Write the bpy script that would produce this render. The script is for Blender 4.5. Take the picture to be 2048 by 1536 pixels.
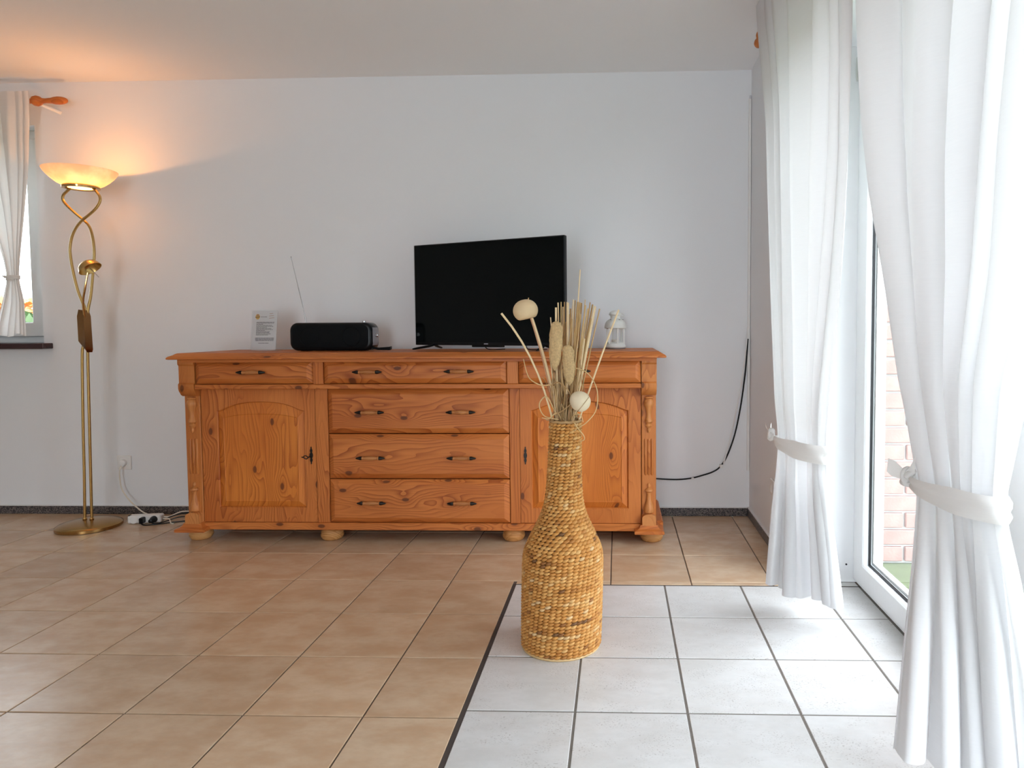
import bpy, math, random
import numpy as np
from mathutils import Vector, Matrix

random.seed(7)
PI = math.pi
SC = bpy.context.scene
COL = SC.collection
for o in list(bpy.data.objects):
    bpy.data.objects.remove(o)

# ------------------------------------------------------------------ camera
cam_d = bpy.data.cameras.new('camera')
cam = bpy.data.objects.new('camera', cam_d)
COL.objects.link(cam)
_r = Vector((0.99943, 0.0331, -0.0055)).normalized()
_b = Vector((0.0330, -0.99822, 0.0497)).normalized()      # camera +Z (backwards)
_u = _b.cross(_r).normalized()
_r = _u.cross(_b).normalized()
cam.matrix_world = Matrix(((_r.x, _u.x, _b.x, 0), (_r.y, _u.y, _b.y, 0), (_r.z, _u.z, _b.z, 1.0556), (0, 0, 0, 1)))
cam_d.sensor_fit = 'HORIZONTAL'
cam_d.sensor_width = 36
cam_d.lens = 23.893
cam_d.shift_x = -0.0813
cam_d.shift_y = -0.02203
cam_d.clip_start = 0.05
SC.camera = cam

# ------------------------------------------------------------------ sky, exposure
w = bpy.data.worlds.new('sky')
SC.world = w
w.use_nodes = True
bg = w.node_tree.nodes['Background']
bg.inputs[0].default_value = (0.90, 1.00, 1.09, 1)        # even overcast sky
bg.inputs[1].default_value = 2.3
SC.view_settings.view_transform = 'Standard'
SC.view_settings.look = 'None'
SC.view_settings.gamma = 1
SC.view_settings.use_curve_mapping = False
SC.view_settings.exposure = 2.04
SC.cycles.diffuse_bounces = 7
SC.cycles.max_bounces = 14
SC.cycles.transparent_max_bounces = 12
SC.cycles.sample_clamp_indirect = 6
LAMP_W = 1.0


def portal(name, loc, rot, sx, sy):
    l = bpy.data.lights.new(name, 'AREA')
    l.shape = 'RECTANGLE'
    l.size, l.size_y = sx, sy
    l.cycles.is_portal = True
    o = bpy.data.objects.new(name, l)
    COL.objects.link(o)
    o.location = loc
    o.rotation_euler = rot


# openings through which the sky looks into the room (portals only steer sampling, they emit nothing)
portal('door_portal', (1.10, 1.70, 1.08), (0, PI / 2, 0), 2.15, 2.2)
portal('window_portal', (-3.64, 4.10, 1.60), (-PI / 2, 0, 0), .72, 1.22)
portal('rear_fill_portal', (-1.0, -3.38, 1.15), (PI / 2, 0, 0), 1.2, 2.2)  # rear opening is unseen, added for frontal daylight fill


# ------------------------------------------------------------------ mesh helpers
class MB:
    def __init__(s):
        s.v, s.f, s.m = [], [], []

    def add(s, vs, fs, mi=0):
        b = len(s.v)
        s.v += [tuple(p) for p in vs]
        s.f += [tuple(i + b for i in f) for f in fs]
        s.m += [mi] * len(fs)
        return s

    def box(s, x0, x1, y0, y1, z0, z1, c=0.0, mi=0):
        if c <= 0:
            vs = [(x, y, z) for z in (z0, z1) for y in (y0, y1) for x in (x0, x1)]
            fs = [(0, 2, 3, 1), (4, 5, 7, 6), (0, 1, 5, 4), (2, 6, 7, 3), (0, 4, 6, 2), (1, 3, 7, 5)]
            return s.add(vs, fs, mi)
        c = min(c, (x1 - x0) * .49, (y1 - y0) * .49, (z1 - z0) * .49)
        # chamfered box: 24 verts
        vs, idx = [], {}
        X, Y, Z = (x0, x1), (y0, y1), (z0, z1)
        for i in (0, 1):
            for j in (0, 1):
                for k in (0, 1):
                    sx, sy, sz = (c if i == 0 else -c), (c if j == 0 else -c), (c if k == 0 else -c)
                    idx[(i, j, k, 'x')] = len(vs); vs.append((X[i], Y[j] + sy, Z[k] + sz))
                    idx[(i, j, k, 'y')] = len(vs); vs.append((X[i] + sx, Y[j], Z[k] + sz))
                    idx[(i, j, k, 'z')] = len(vs); vs.append((X[i] + sx, Y[j] + sy, Z[k]))
        fs = []
        g = lambda i, j, k, a: idx[(i, j, k, a)]
        cen = Vector(((x0 + x1) / 2, (y0 + y1) / 2, (z0 + z1) / 2))

        def face(l):
            p = [Vector(vs[q]) for q in l]
            n = (p[1] - p[0]).cross(p[2] - p[1])
            m = sum(p, Vector()) / len(p) - cen
            fs.append(tuple(l) if n.dot(m) > 0 else tuple(reversed(l)))
        for i in (0, 1):
            face([g(i, 0, 0, 'x'), g(i, 1, 0, 'x'), g(i, 1, 1, 'x'), g(i, 0, 1, 'x')])
            face([g(0, i, 0, 'y'), g(1, i, 0, 'y'), g(1, i, 1, 'y'), g(0, i, 1, 'y')])
            face([g(0, 0, i, 'z'), g(1, 0, i, 'z'), g(1, 1, i, 'z'), g(0, 1, i, 'z')])
        for a in (0, 1):
            for b in (0, 1):
                face([g(a, b, 0, 'x'), g(a, b, 1, 'x'), g(a, b, 1, 'y'), g(a, b, 0, 'y')])
                face([g(a, 0, b, 'x'), g(a, 1, b, 'x'), g(a, 1, b, 'z'), g(a, 0, b, 'z')])
                face([g(0, a, b, 'y'), g(1, a, b, 'y'), g(1, a, b, 'z'), g(0, a, b, 'z')])
        for i in (0, 1):
            for j in (0, 1):
                for k in (0, 1):
                    face([g(i, j, k, 'x'), g(i, j, k, 'y'), g(i, j, k, 'z')])
        return s.add(vs, fs, mi)

    def lathe(s, prof, c=(0, 0, 0), n=32, axis='z', cap=True, mi=0, a0=0.0, a1=2 * PI):
        """prof: list of (r, h) from one end to the other"""
        full = abs(a1 - a0 - 2 * PI) < 1e-6
        m = n if full else n + 1
        vs = []
        for r, h in prof:
            for i in range(m):
                a = a0 + (a1 - a0) * i / n
                p = (r * math.cos(a), r * math.sin(a), h)
                if axis == 'y':
                    p = (p[0], p[2], -p[1])
                elif axis == 'x':
                    p = (p[2], p[0], p[1])
                vs.append((c[0] + p[0], c[1] + p[1], c[2] + p[2]))
        fs = []
        for k in range(len(prof) - 1):
            for i in range(n):
                j = (i + 1) % m
                fs.append((k * m + i, k * m + j, (k + 1) * m + j, (k + 1) * m + i))
        if cap and full:
            fs.append(tuple(reversed(range(m))))
            fs.append(tuple((len(prof) - 1) * m + i for i in range(m)))
        return s.add(vs, fs, mi)

    def tube(s, pts, r, n=8, cap=True, mi=0, flat=None):
        """sweep a circle (or ellipse) along pts; r float or list"""
        pts = [Vector(p) for p in pts]
        L = len(pts)
        rr = r if isinstance(r, (list, tuple)) else [r] * L
        T = []
        for i in range(L):
            d = pts[min(i + 1, L - 1)] - pts[max(i - 1, 0)]
            T.append(d.normalized() if d.length > 1e-9 else Vector((0, 0, 1)))
        up = Vector((0, 0, 1)) if abs(T[0].z) < .9 else Vector((1, 0, 0))
        N = (up - T[0] * up.dot(T[0])).normalized()
        vs = []
        for i in range(L):
            if i:
                N = N - T[i] * N.dot(T[i])
                N = N.normalized() if N.length > 1e-6 else T[i].orthogonal().normalized()
            B = T[i].cross(N)
            k = flat or 1
            for j in range(n):
                a = 2 * PI * j / n
                vs.append(pts[i] + N * (rr[i] * math.cos(a)) + B * (rr[i] * k * math.sin(a)))
        fs = []
        for i in range(L - 1):
            for j in range(n):
                q = (j + 1) % n
                fs.append((i * n + j, i * n + q, (i + 1) * n + q, (i + 1) * n + j))
        if cap:
            fs.append(tuple(reversed(range(n))))
            fs.append(tuple((L - 1) * n + j for j in range(n)))
        return s.add(vs, fs, mi)

    def prism(s, poly, a, b, axis='y', mi=0):
        """poly list of 2D points; axis y: (x,z) extruded from y=a to b; axis x: (y,z); axis z: (x,y)"""
        def P(p, h):
            return {'y': (p[0], h, p[1]), 'x': (h, p[0], p[1]), 'z': (p[0], p[1], h)}[axis]
        n = len(poly)
        vs = [P(p, a) for p in poly] + [P(p, b) for p in poly]
        fs = [tuple(range(n)), tuple(reversed(range(n, 2 * n)))]
        fs += [(i, i + n, (i + 1) % n + n, (i + 1) % n) for i in range(n)]
        return s.add(vs, fs, mi)

    def ringframe(s, axis, a, b, u0, u1, v0, v1, wl, wr_, wb, wt, c=0.0, mi=0):
        """picture frame lying in the plane normal to axis, from a to b along it; u,v are the other two axes"""
        def P(h, u, v): return (h, u, v) if axis == 'x' else (u, h, v)
        def R(h, i, o): # i: inset of the outer edge, o: growth of the inner edge
            return [P(h, u0 + i, v0 + i), P(h, u1 - i, v0 + i), P(h, u1 - i, v1 - i), P(h, u0 + i, v1 - i)]
        def I(h, i): return [P(h, u0 + wl - i, v0 + wb - i), P(h, u1 - wr_ + i, v0 + wb - i), P(h, u1 - wr_ + i, v1 - wt + i), P(h, u0 + wl - i, v1 - wt + i)]
        ls = [R(b, 0, 0), R(a + c, 0, 0), R(a, c, 0), I(a, c), I(a + c, 0), I(b, 0)] if c else [R(b, 0, 0), R(a, 0, 0), I(a, 0), I(b, 0)]
        n = len(ls)
        vs = [p for l in ls for p in l]
        fs = []
        for k in range(n):
            q = (k + 1) % n
            for i in range(4):
                j = (i + 1) % 4
                fs.append((k * 4 + i, k * 4 + j, q * 4 + j, q * 4 + i))
        return s.add(vs, fs, mi)

    def loops(s, ls, cap0=True, cap1=True, mi=0):
        n = len(ls[0])
        vs = [p for l in ls for p in l]
        fs = []
        for k in range(len(ls) - 1):
            for i in range(n):
                j = (i + 1) % n
                fs.append((k * n + i, k * n + j, (k + 1) * n + j, (k + 1) * n + i))
        if cap0: fs.append(tuple(reversed(range(n))))
        if cap1: fs.append(tuple((len(ls) - 1) * n + i for i in range(n)))
        return s.add(vs, fs, mi)

    def grid(s, fn, nu, nv, mi=0):
        vs = [fn(i / (nu - 1), j / (nv - 1)) for j in range(nv) for i in range(nu)]
        fs = [(j * nu + i, j * nu + i + 1, (j + 1) * nu + i + 1, (j + 1) * nu + i) for j in range(nv - 1) for i in range(nu - 1)]
        return s.add(vs, fs, mi)


def mesh_of(name, mb, mats, smooth=35, fix=True):
    me = bpy.data.meshes.new(name)
    me.from_pydata([tuple(p) for p in mb.v], [], mb.f)
    if not isinstance(mats, (list, tuple)):
        mats = [mats]
    for m in mats:
        me.materials.append(m)
    if len(mats) > 1:
        me.polygons.foreach_set('material_index', mb.m)
    me.validate()
    if fix:
        import bmesh
        bm = bmesh.new(); bm.from_mesh(me)
        bmesh.ops.recalc_face_normals(bm, faces=bm.faces)
        bm.to_mesh(me); bm.free()
    if smooth:
        me.shade_smooth()
        me.set_sharp_from_angle(angle=math.radians(smooth))
    me.update()
    return me


def put(name, mb, mats, parent=None, smooth=35, loc=None, fix=True):
    me = mb if isinstance(mb, bpy.types.Mesh) else mesh_of(name, mb, mats, smooth, fix)
    o = bpy.data.objects.new(name, me)
    COL.objects.link(o)
    if loc is not None:
        o.location = loc
    if parent is not None:
        o.parent = parent
    return o


def tag(o, label=None, cat=None, group=None, kind=None):
    if label: o['label'] = label
    if cat: o['category'] = cat
    if group: o['group'] = group
    if kind: o['kind'] = kind
    return o


def thing(name, label, cat, loc=(0, 0, 0), group=None, rz=0, kind=None):
    o = bpy.data.objects.new(name, None)
    COL.objects.link(o)
    o.location = loc
    o.rotation_euler = (0, 0, rz)
    o.empty_display_size = .05
    return tag(o, label, cat, group, kind)


def crom(pts, n=8):
    """Catmull-Rom through points"""
    P = [Vector(p) for p in pts]
    P = [P[0] * 2 - P[1]] + P + [P[-1] * 2 - P[-2]]
    out = []
    for i in range(1, len(P) - 2):
        a, b, c, d = P[i - 1], P[i], P[i + 1], P[i + 2]
        for k in range(n):
            t = k / n
            out.append(.5 * ((2 * b) + (c - a) * t + (2 * a - 5 * b + 4 * c - d) * t * t + (3 * b - a - 3 * c + d) * t ** 3))
    out.append(P[-2])
    return out


# ------------------------------------------------------------------ materials
def mat(name):
    m = bpy.data.materials.new(name)
    m.use_nodes = True
    nt = m.node_tree
    return m, nt, nt.nodes, nt.links, nt.nodes['Principled BSDF']


def N(nodes, typ, **kw):
    n = nodes.new(typ)
    for k, v in kw.items():
        setattr(n, k, v)
    return n


def math_(nt, op, a, b=None, c=None, clamp=False):
    n = nt.nodes.new('ShaderNodeMath')
    n.operation = op
    n.use_clamp = clamp
    for i, x in enumerate((a, b, c)):
        if x is None: continue
        if isinstance(x, (int, float)): n.inputs[i].default_value = x
        else: nt.links.new(x, n.inputs[i])
    return n.outputs[0]


def mixc(nt, f, a, b, mode='MIX'):
    n = nt.nodes.new('ShaderNodeMix')
    n.data_type = 'RGBA'
    n.blend_type = mode
    for i, x in ((0, f), (6, a), (7, b)):
        if isinstance(x, (int, float)): n.inputs[i].default_value = x
        elif isinstance(x, tuple): n.inputs[i].default_value = (*x, 1) if len(x) == 3 else x
        else: nt.links.new(x, n.inputs[i])
    return n.outputs[2]


def combine(nt, x, y, z):
    n = nt.nodes.new('ShaderNodeCombineXYZ')
    for i, q in enumerate((x, y, z)):
        if isinstance(q, (int, float)): n.inputs[i].default_value = q
        else: nt.links.new(q, n.inputs[i])
    return n.outputs[0]


def noise(nt, vec, scale, detail=2, rough=.5, out=0):
    n = nt.nodes.new('ShaderNodeTexNoise')
    if vec is not None: nt.links.new(vec, n.inputs['Vector'])
    n.inputs['Scale'].default_value = scale
    n.inputs['Detail'].default_value = detail
    n.inputs['Roughness'].default_value = rough
    return n.outputs[out]


def maprange(nt, v, a, b, c=0.0, d=1.0, smooth=True):
    n = nt.nodes.new('ShaderNodeMapRange')
    n.interpolation_type = 'SMOOTHSTEP' if smooth else 'LINEAR'
    nt.links.new(v, n.inputs[0])
    for i, x in enumerate((a, b, c, d)):
        n.inputs[i + 1].default_value = x
    return n.outputs[0]


def bump(nt, h, strength, dist, bs):
    n = nt.nodes.new('ShaderNodeBump')
    n.inputs['Strength'].default_value = strength
    n.inputs['Distance'].default_value = dist
    nt.links.new(h, n.inputs['Height'])
    nt.links.new(n.outputs[0], bs.inputs['Normal'])


def coords(nt):
    tc = nt.nodes.new('ShaderNodeTexCoord')
    oi = nt.nodes.new('ShaderNodeObjectInfo')
    sp = nt.nodes.new('ShaderNodeSeparateXYZ')
    nt.links.new(tc.outputs['Object'], sp.inputs[0])
    return tc.outputs['Object'], sp.outputs, oi.outputs['Random']


def simple(name, col, rough=.5, metal=0.0, spec=.5, var=0.0, vscale=30, bmp=0.0, bscale=200, coat=0.0):
    m, nt, nd, lk, bs = mat(name)
    bs.inputs['Roughness'].default_value = rough
    bs.inputs['Metallic'].default_value = metal
    bs.inputs['Specular IOR Level'].default_value = spec
    bs.inputs['Coat Weight'].default_value = coat
    o, sp, rnd = coords(nt)
    f = noise(nt, o, vscale, 3)
    d = tuple(max(0, c * (1 - var)) for c in col)
    l = tuple(min(1, c * (1 + var)) for c in col)
    lk.new(mixc(nt, f, d, l), bs.inputs['Base Color'])
    if bmp:
        bump(nt, noise(nt, o, bscale, 2), bmp, .002, bs)
    return m


def pine(name, vertical=False, light=(.61, .200, .044), dark=(.29, .063, .009), knots=True, mid=(.51, .146, .027)):
    m, nt, nd, lk, bs = mat(name)
    o, sp, rnd = coords(nt)
    if vertical:
        u, v = sp[2], math_(nt, 'ADD', sp[0], sp[1])
    else:
        u, v = sp[0], math_(nt, 'ADD', sp[2], sp[1])
    off = math_(nt, 'MULTIPLY', rnd, 43.0)
    base = combine(nt, math_(nt, 'MULTIPLY', u, 1.5), math_(nt, 'MULTIPLY', v, 7.5), off)
    wob = noise(nt, base, 1.0, 2, .45)
    kv = combine(nt, math_(nt, 'MULTIPLY_ADD', u, 3.4, off), math_(nt, 'MULTIPLY_ADD', v, 6.5, math_(nt, 'MULTIPLY', off, 1.7)), 0.0)
    vo = N(nd, 'ShaderNodeTexVoronoi', voronoi_dimensions='2D')
    lk.new(kv, vo.inputs['Vector'])
    vo.inputs['Scale'].default_value = 1.0
    vo.inputs['Randomness'].default_value = .9
    d = vo.outputs['Distance']
    sc = N(nd, 'ShaderNodeSeparateColor')
    lk.new(vo.outputs['Color'], sc.inputs[0])
    has = maprange(nt, sc.outputs[0], .22, .26)
    pull = math_(nt, 'MULTIPLY', maprange(nt, d, .34, 0.0, 0, 2.4), has)
    ring = math_(nt, 'ADD', math_(nt, 'MULTIPLY_ADD', v, 46.0, math_(nt, 'MULTIPLY', wob, 15.0)), pull)
    sn = math_(nt, 'FRACT', ring)
    line = math_(nt, 'POWER', sn, 2.6)
    con = maprange(nt, noise(nt, combine(nt, math_(nt, 'MULTIPLY', u, 1.1), math_(nt, 'MULTIPLY', v, 5.0), math_(nt, 'ADD', off, 9.0)), 1.0, 1), .33, .62, .12, 1.0)
    fine = noise(nt, combine(nt, math_(nt, 'MULTIPLY', u, 9.0), math_(nt, 'MULTIPLY', v, 330.0), off), 1.0, 3, .6)
    tone = noise(nt, combine(nt, math_(nt, 'MULTIPLY', u, 1.6), math_(nt, 'MULTIPLY', v, 4.0), math_(nt, 'ADD', off, 3.0)), 1.0, 2)
    c0 = mixc(nt, maprange(nt, tone, .3, .7), light, mid)
    c1 = mixc(nt, math_(nt, 'MULTIPLY', line, con), c0, dark)
    c2 = mixc(nt, maprange(nt, fine, .35, .75, 0, .28), c1, dark)
    if knots:
        kd = math_(nt, 'MULTIPLY', maprange(nt, d, .075, .045), has)
        c2 = mixc(nt, math_(nt, 'MULTIPLY', kd, .88), c2, (.055, .018, .008))
        halo = math_(nt, 'MULTIPLY', maprange(nt, d, .2, .07), has)
        c2 = mixc(nt, math_(nt, 'MULTIPLY', halo, .25), c2, dark)
    lk.new(c2, bs.inputs['Base Color'])
    bs.inputs['Roughness'].default_value = .48
    bs.inputs['Specular IOR Level'].default_value = .4
    bump(nt, line, .08, .0015, bs)
    return m


def tile_mat(name, a, b, speck=None, rough=.33):
    m, nt, nd, lk, bs = mat(name)
    o, sp, rnd = coords(nt)
    off = math_(nt, 'MULTIPLY', rnd, 61.0)
    v = combine(nt, math_(nt, 'MULTIPLY_ADD', sp[0], 4.0, off), math_(nt, 'MULTIPLY', sp[1], 7.0), off)
    f = noise(nt, v, 1.6, 5, .6)
    g = noise(nt, v, 9.0, 4, .6)
    c = mixc(nt, maprange(nt, f, .3, .7), a, b)
    c = mixc(nt, maprange(nt, g, .35, .8, 0, .35), c, tuple(x * .8 for x in b))
    tone = maprange(nt, rnd, 0, 1, .93, 1.05)
    hv = N(nd, 'ShaderNodeHueSaturation')
    lk.new(tone, hv.inputs['Value'])
    lk.new(c, hv.inputs['Color'])
    c = hv.outputs[0]
    if speck:
        sv = combine(nt, math_(nt, 'MULTIPLY_ADD', sp[0], 1.0, off), math_(nt, 'MULTIPLY', sp[1], 1.9), off)
        s1 = maprange(nt, noise(nt, sv, 170, 2, .5), .61, .66)
        s2 = maprange(nt, noise(nt, sv, 9, 2, .5), .42, .62)
        c = mixc(nt, math_(nt, 'MULTIPLY', math_(nt, 'MULTIPLY', s1, s2), .75), c, speck)
    lk.new(c, bs.inputs['Base Color'])
    bs.inputs['Roughness'].default_value = rough
    bs.inputs['Specular IOR Level'].default_value = .45
    bump(nt, g, .05, .001, bs)
    return m


def cloth(name, col=(.79, .785, .79), trans=.30):
    m, nt, nd, lk, bs = mat(name)
    nd.remove(bs)
    out = nd['Material Output']
    o, sp, rnd = coords(nt)
    slub = noise(nt, combine(nt, math_(nt, 'MULTIPLY', sp[0], 25.0), math_(nt, 'MULTIPLY', sp[1], 25.0), math_(nt, 'MULTIPLY', sp[2], 420.0)), 1.0, 2)
    c = mixc(nt, slub, tuple(x * .955 for x in col), col)
    df = N(nd, 'ShaderNodeBsdfDiffuse')
    tr = N(nd, 'ShaderNodeBsdfTranslucent')
    mx = N(nd, 'ShaderNodeMixShader')
    lk.new(c, df.inputs[0]); lk.new(c, tr.inputs[0])
    bp = N(nd, 'ShaderNodeBump')
    bp.inputs['Strength'].default_value = .12
    bp.inputs['Distance'].default_value = .001
    lk.new(slub, bp.inputs['Height'])
    lk.new(bp.outputs[0], df.inputs['Normal'])
    mx.inputs[0].default_value = trans
    lk.new(df.outputs[0], mx.inputs[1]); lk.new(tr.outputs[0], mx.inputs[2])
    lk.new(mx.outputs[0], out.inputs[0])
    return m


def clear_glass(name, tint=(1, 1, 1), gloss=.09):
    m, nt, nd, lk, bs = mat(name)
    nd.remove(bs)
    tp = N(nd, 'ShaderNodeBsdfTransparent')
    tp.inputs[0].default_value = (*tint, 1)
    gl = N(nd, 'ShaderNodeBsdfGlossy')
    gl.inputs['Roughness'].default_value = .03
    lw = N(nd, 'ShaderNodeLayerWeight')                 # Schlick reflection of a thin pane, same from both faces
    lw.inputs[0].default_value = .5
    mx = N(nd, 'ShaderNodeMixShader')
    lk.new(math_(nt, 'MULTIPLY_ADD', math_(nt, 'POWER', lw.outputs['Facing'], 5.0), .9, .04), mx.inputs[0])
    lk.new(tp.outputs[0], mx.inputs[1]); lk.new(gl.outputs[0], mx.inputs[2])
    lk.new(mx.outputs[0], nd['Material Output'].inputs[0])
    return m


def alabaster(name):
    m, nt, nd, lk, bs = mat(name)
    nd.remove(bs)
    o, sp, rnd = coords(nt)
    f = noise(nt, o, 9, 4, .6)
    c = mixc(nt, maprange(nt, f, .38, .66), (.80, .76, .70), (.96, .93, .88))
    df = N(nd, 'ShaderNodeBsdfDiffuse'); tr = N(nd, 'ShaderNodeBsdfTranslucent'); gl = N(nd, 'ShaderNodeBsdfGlossy')
    gl.inputs['Roughness'].default_value = .15
    lk.new(c, df.inputs[0]); lk.new(c, tr.inputs[0])
    m1 = N(nd, 'ShaderNodeMixShader'); m1.inputs[0].default_value = .62
    lk.new(df.outputs[0], m1.inputs[1]); lk.new(tr.outputs[0], m1.inputs[2])
    m2 = N(nd, 'ShaderNodeMixShader'); m2.inputs[0].default_value = .05
    lk.new(m1.outputs[0], m2.inputs[1]); lk.new(gl.outputs[0], m2.inputs[2])
    lk.new(m2.outputs[0], nd['Material Output'].inputs[0])
    return m


def frosted(name, fac=.75):
    m, nt, nd, lk, bs = mat(name)
    nd.remove(bs)
    o, sp, rnd = coords(nt)
    c = mixc(nt, noise(nt, o, 40, 2), (.93, .92, .90), (.97, .96, .95))
    df = N(nd, 'ShaderNodeBsdfDiffuse'); tr = N(nd, 'ShaderNodeBsdfTranslucent')
    lk.new(c, df.inputs[0]); lk.new(c, tr.inputs[0])
    m1 = N(nd, 'ShaderNodeMixShader'); m1.inputs[0].default_value = fac
    lk.new(df.outputs[0], m1.inputs[1]); lk.new(tr.outputs[0], m1.inputs[2])
    lk.new(m1.outputs[0], nd['Material Output'].inputs[0])
    return m


def granite(name):
    m, nt, nd, lk, bs = mat(name)
    o, sp, rnd = coords(nt)
    vo = N(nd, 'ShaderNodeTexVoronoi')
    lk.new(o, vo.inputs['Vector'])
    vo.inputs['Scale'].default_value = 260
    sc = N(nd, 'ShaderNodeSeparateColor')
    lk.new(vo.outputs['Color'], sc.inputs[0])
    c = mixc(nt, maprange(nt, sc.outputs[0], .2, .95), (.022, .022, .026), (.20, .17, .16))
    lk.new(c, bs.inputs['Base Color'])
    bs.inputs['Roughness'].default_value = .35
    return m


def weave(name):
    m, nt, nd, lk, bs = mat(name)
    o, sp, rnd = coords(nt)
    at = N(nd, 'ShaderNodeAttribute')
    at.attribute_name = 'strand'
    cr = N(nd, 'ShaderNodeValToRGB')
    e = cr.color_ramp.elements
    e[0].position = 0; e[0].color = (.15, .068, .026, 1)
    e[1].position = 1; e[1].color = (.72, .50, .26, 1)
    for p, c in ((.12, (.26, .10, .026, 1)), (.3, (.47, .195, .040, 1)), (.6, (.62, .290, .070, 1)), (.85, (.70, .40, .135, 1))):
        x = e.new(p); x.color = c
    lk.new(at.outputs['Fac'], cr.inputs[0])
    st = noise(nt, combine(nt, math_(nt, 'MULTIPLY', sp[0], 60.0), math_(nt, 'MULTIPLY', sp[1], 60.0), math_(nt, 'MULTIPLY', sp[2], 500.0)), 1.0, 2)
    c = mixc(nt, maprange(nt, st, .3, .75, 0, .3), cr.outputs[0], (.30, .15, .05))
    lk.new(c, bs.inputs['Base Color'])
    bs.inputs['Roughness'].default_value = .5
    bs.inputs['Specular IOR Level'].default_value = .35
    bump(nt, st, .15, .001, bs)
    return m


def wall_mat(name, col, bscale=170, bst=.12):
    m, nt, nd, lk, bs = mat(name)
    o, sp, rnd = coords(nt)
    f = noise(nt, o, bscale, 3, .6)
    c = mixc(nt, noise(nt, o, 1.4, 2), tuple(x * .975 for x in col), col)
    lk.new(c, bs.inputs['Base Color'])
    bs.inputs['Roughness'].default_value = .9
    bs.inputs['Specular IOR Level'].default_value = .15
    bump(nt, f, bst, .002, bs)
    return m


M = {}
M['wall'] = wall_mat('wallpaper_white', (.825, .84, .86))
M['ceil'] = wall_mat('ceiling_white', (.91, .915, .92), 120, .16)
M['jamb'] = wall_mat('jamb_white', (.90, .905, .915), 60, .03)
M['granite'] = granite('granite')
M['caulk'] = simple('caulk', (.75, .75, .76), .8, var=.05)
M['tile_b'] = tile_mat('brown_tile', (.53, .35, .215), (.62, .46, .315), rough=.27)
M['tile_w'] = tile_mat('white_tile', (.59, .575, .555), (.66, .655, .645), speck=(.30, .27, .25), rough=.28)
M['grout_b'] = simple('grout_brown', (.12, .085, .065), .9, var=.2, vscale=60)
M['grout_w'] = simple('grout_grey', (.165, .145, .125), .9, var=.2, vscale=60)
M['grout_d'] = simple('grout_dark', (.055, .04, .034), .9, var=.2, vscale=60)
M['pine_h'] = pine('pine_horizontal')
M['pine_v'] = pine('pine_vertical', True)
M['pine_p'] = pine('pine_panel', True, light=(.66, .215, .032), mid=(.58, .165, .022), dark=(.38, .085, .009))
M['pine_pale'] = pine('pine_pale', False, light=(.60, .31, .11), mid=(.53, .25, .08), dark=(.38, .15, .035), knots=False)
M['pine_post'] = pine('pine_post', True, light=(.57, .205, .048), mid=(.49, .155, .032), dark=(.33, .085, .014))
M['pine_grip'] = pine('pine_grip', False, light=(.52, .225, .075), mid=(.45, .17, .05), dark=(.30, .09, .02), knots=False)
M['pine_turn'] = pine('pine_turned', True, light=(.62, .27, .085), mid=(.55, .21, .058), dark=(.38, .12, .025), knots=False)
M['rodwood'] = pine('rod_wood', False, light=(.60, .20, .045), mid=(.52, .16, .03), dark=(.36, .09, .015), knots=False)
M['iron'] = simple('dark_iron', (.030, .026, .022), .42, .7, var=.4, vscale=300)
M['cloth'] = cloth('curtain_cloth')
M['cloth_l'] = cloth('curtain_cloth_thin', (.83, .80, .77), .25)
M['tie'] = cloth('tie_cloth', (.84, .82, .80), .15)
M['pvc'] = simple('white_pvc', (.83, .85, .86), .32, var=.02)
M['gasket'] = simple('black_gasket', (.012, .012, .016), .5, var=.1)
M['spacer'] = simple('spacer_bar', (.62, .62, .60), .35, .6, var=.1, vscale=90)
M['glass'] = clear_glass('window_glass')
M['brass'] = simple('brushed_brass', (.60, .40, .15), .27, 1.0, var=.12, vscale=14)
M['brass_p'] = simple('polished_brass', (.56, .34, .13), .13, 1.0, var=.08, vscale=14)
M['brass_b'] = simple('base_brass', (.40, .235, .085), .25, 1.0, var=.12, vscale=14)  # darker copy of the brass: dim surroundings it reflects put into the colour
M['brass_d'] = simple('dark_brass', (.30, .15, .06), .16, 1.0, var=.1, vscale=14)
M['alab'] = alabaster('alabaster_glass')
M['frost'] = frosted('frosted_glass')
M['black'] = simple('black_plastic', (.004, .005, .006), .3, var=.15, spec=.25)
M['screen'] = simple('screen_black', (.0015, .0025, .0025), .08, var=.0, spec=.16)
M['blackm'] = simple('black_mesh', (.003, .004, .005), .6, spec=.15, var=.3, vscale=900, bmp=.5, bscale=1500)
M['silver'] = simple('silver', (.62, .62, .64), .22, 1.0, var=.08)
M['silverp'] = simple('silver_plastic', (.60, .60, .64), .35, var=.05)
M['capgrey'] = simple('cap_grey', (.36, .36, .40), .3, var=.05)
M['white'] = simple('white_plastic', (.80, .79, .77), .38, var=.03)
M['cord_w'] = simple('cream_cord', (.72, .66, .56), .5, var=.05)
M['paper'] = simple('paper', (.66, .64, .65), .7, var=.02)
M['ink'] = simple('ink', (.05, .045, .05), .8, var=.2)
M['ink_o'] = simple('ink_ochre', (.68, .40, .10), .8, var=.3, vscale=200)
M['ink_r'] = simple('ink_redbrown', (.45, .22, .14), .8, var=.2)
M['acryl'] = clear_glass('acrylic', (.985, .99, .99))
M['lantern'] = simple('lantern_enamel', (.72, .72, .68), .42, var=.06, vscale=60)
M['lantern_d'] = simple('lantern_dark_rim', (.25, .22, .21), .5, .3, var=.2)
M['candle'] = simple('candle_wax', (.78, .74, .66), .6, var=.05)
M['weave'] = weave('water_hyacinth')
M['core'] = simple('basket_core', (.10, .052, .02), .8, var=.3, vscale=80)
M['reed'] = simple('reed_straw', (.66, .45, .21), .5, var=.16, vscale=22)
M['reed2'] = simple('reed_pale', (.84, .65, .39), .5, var=.12, vscale=22)
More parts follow.
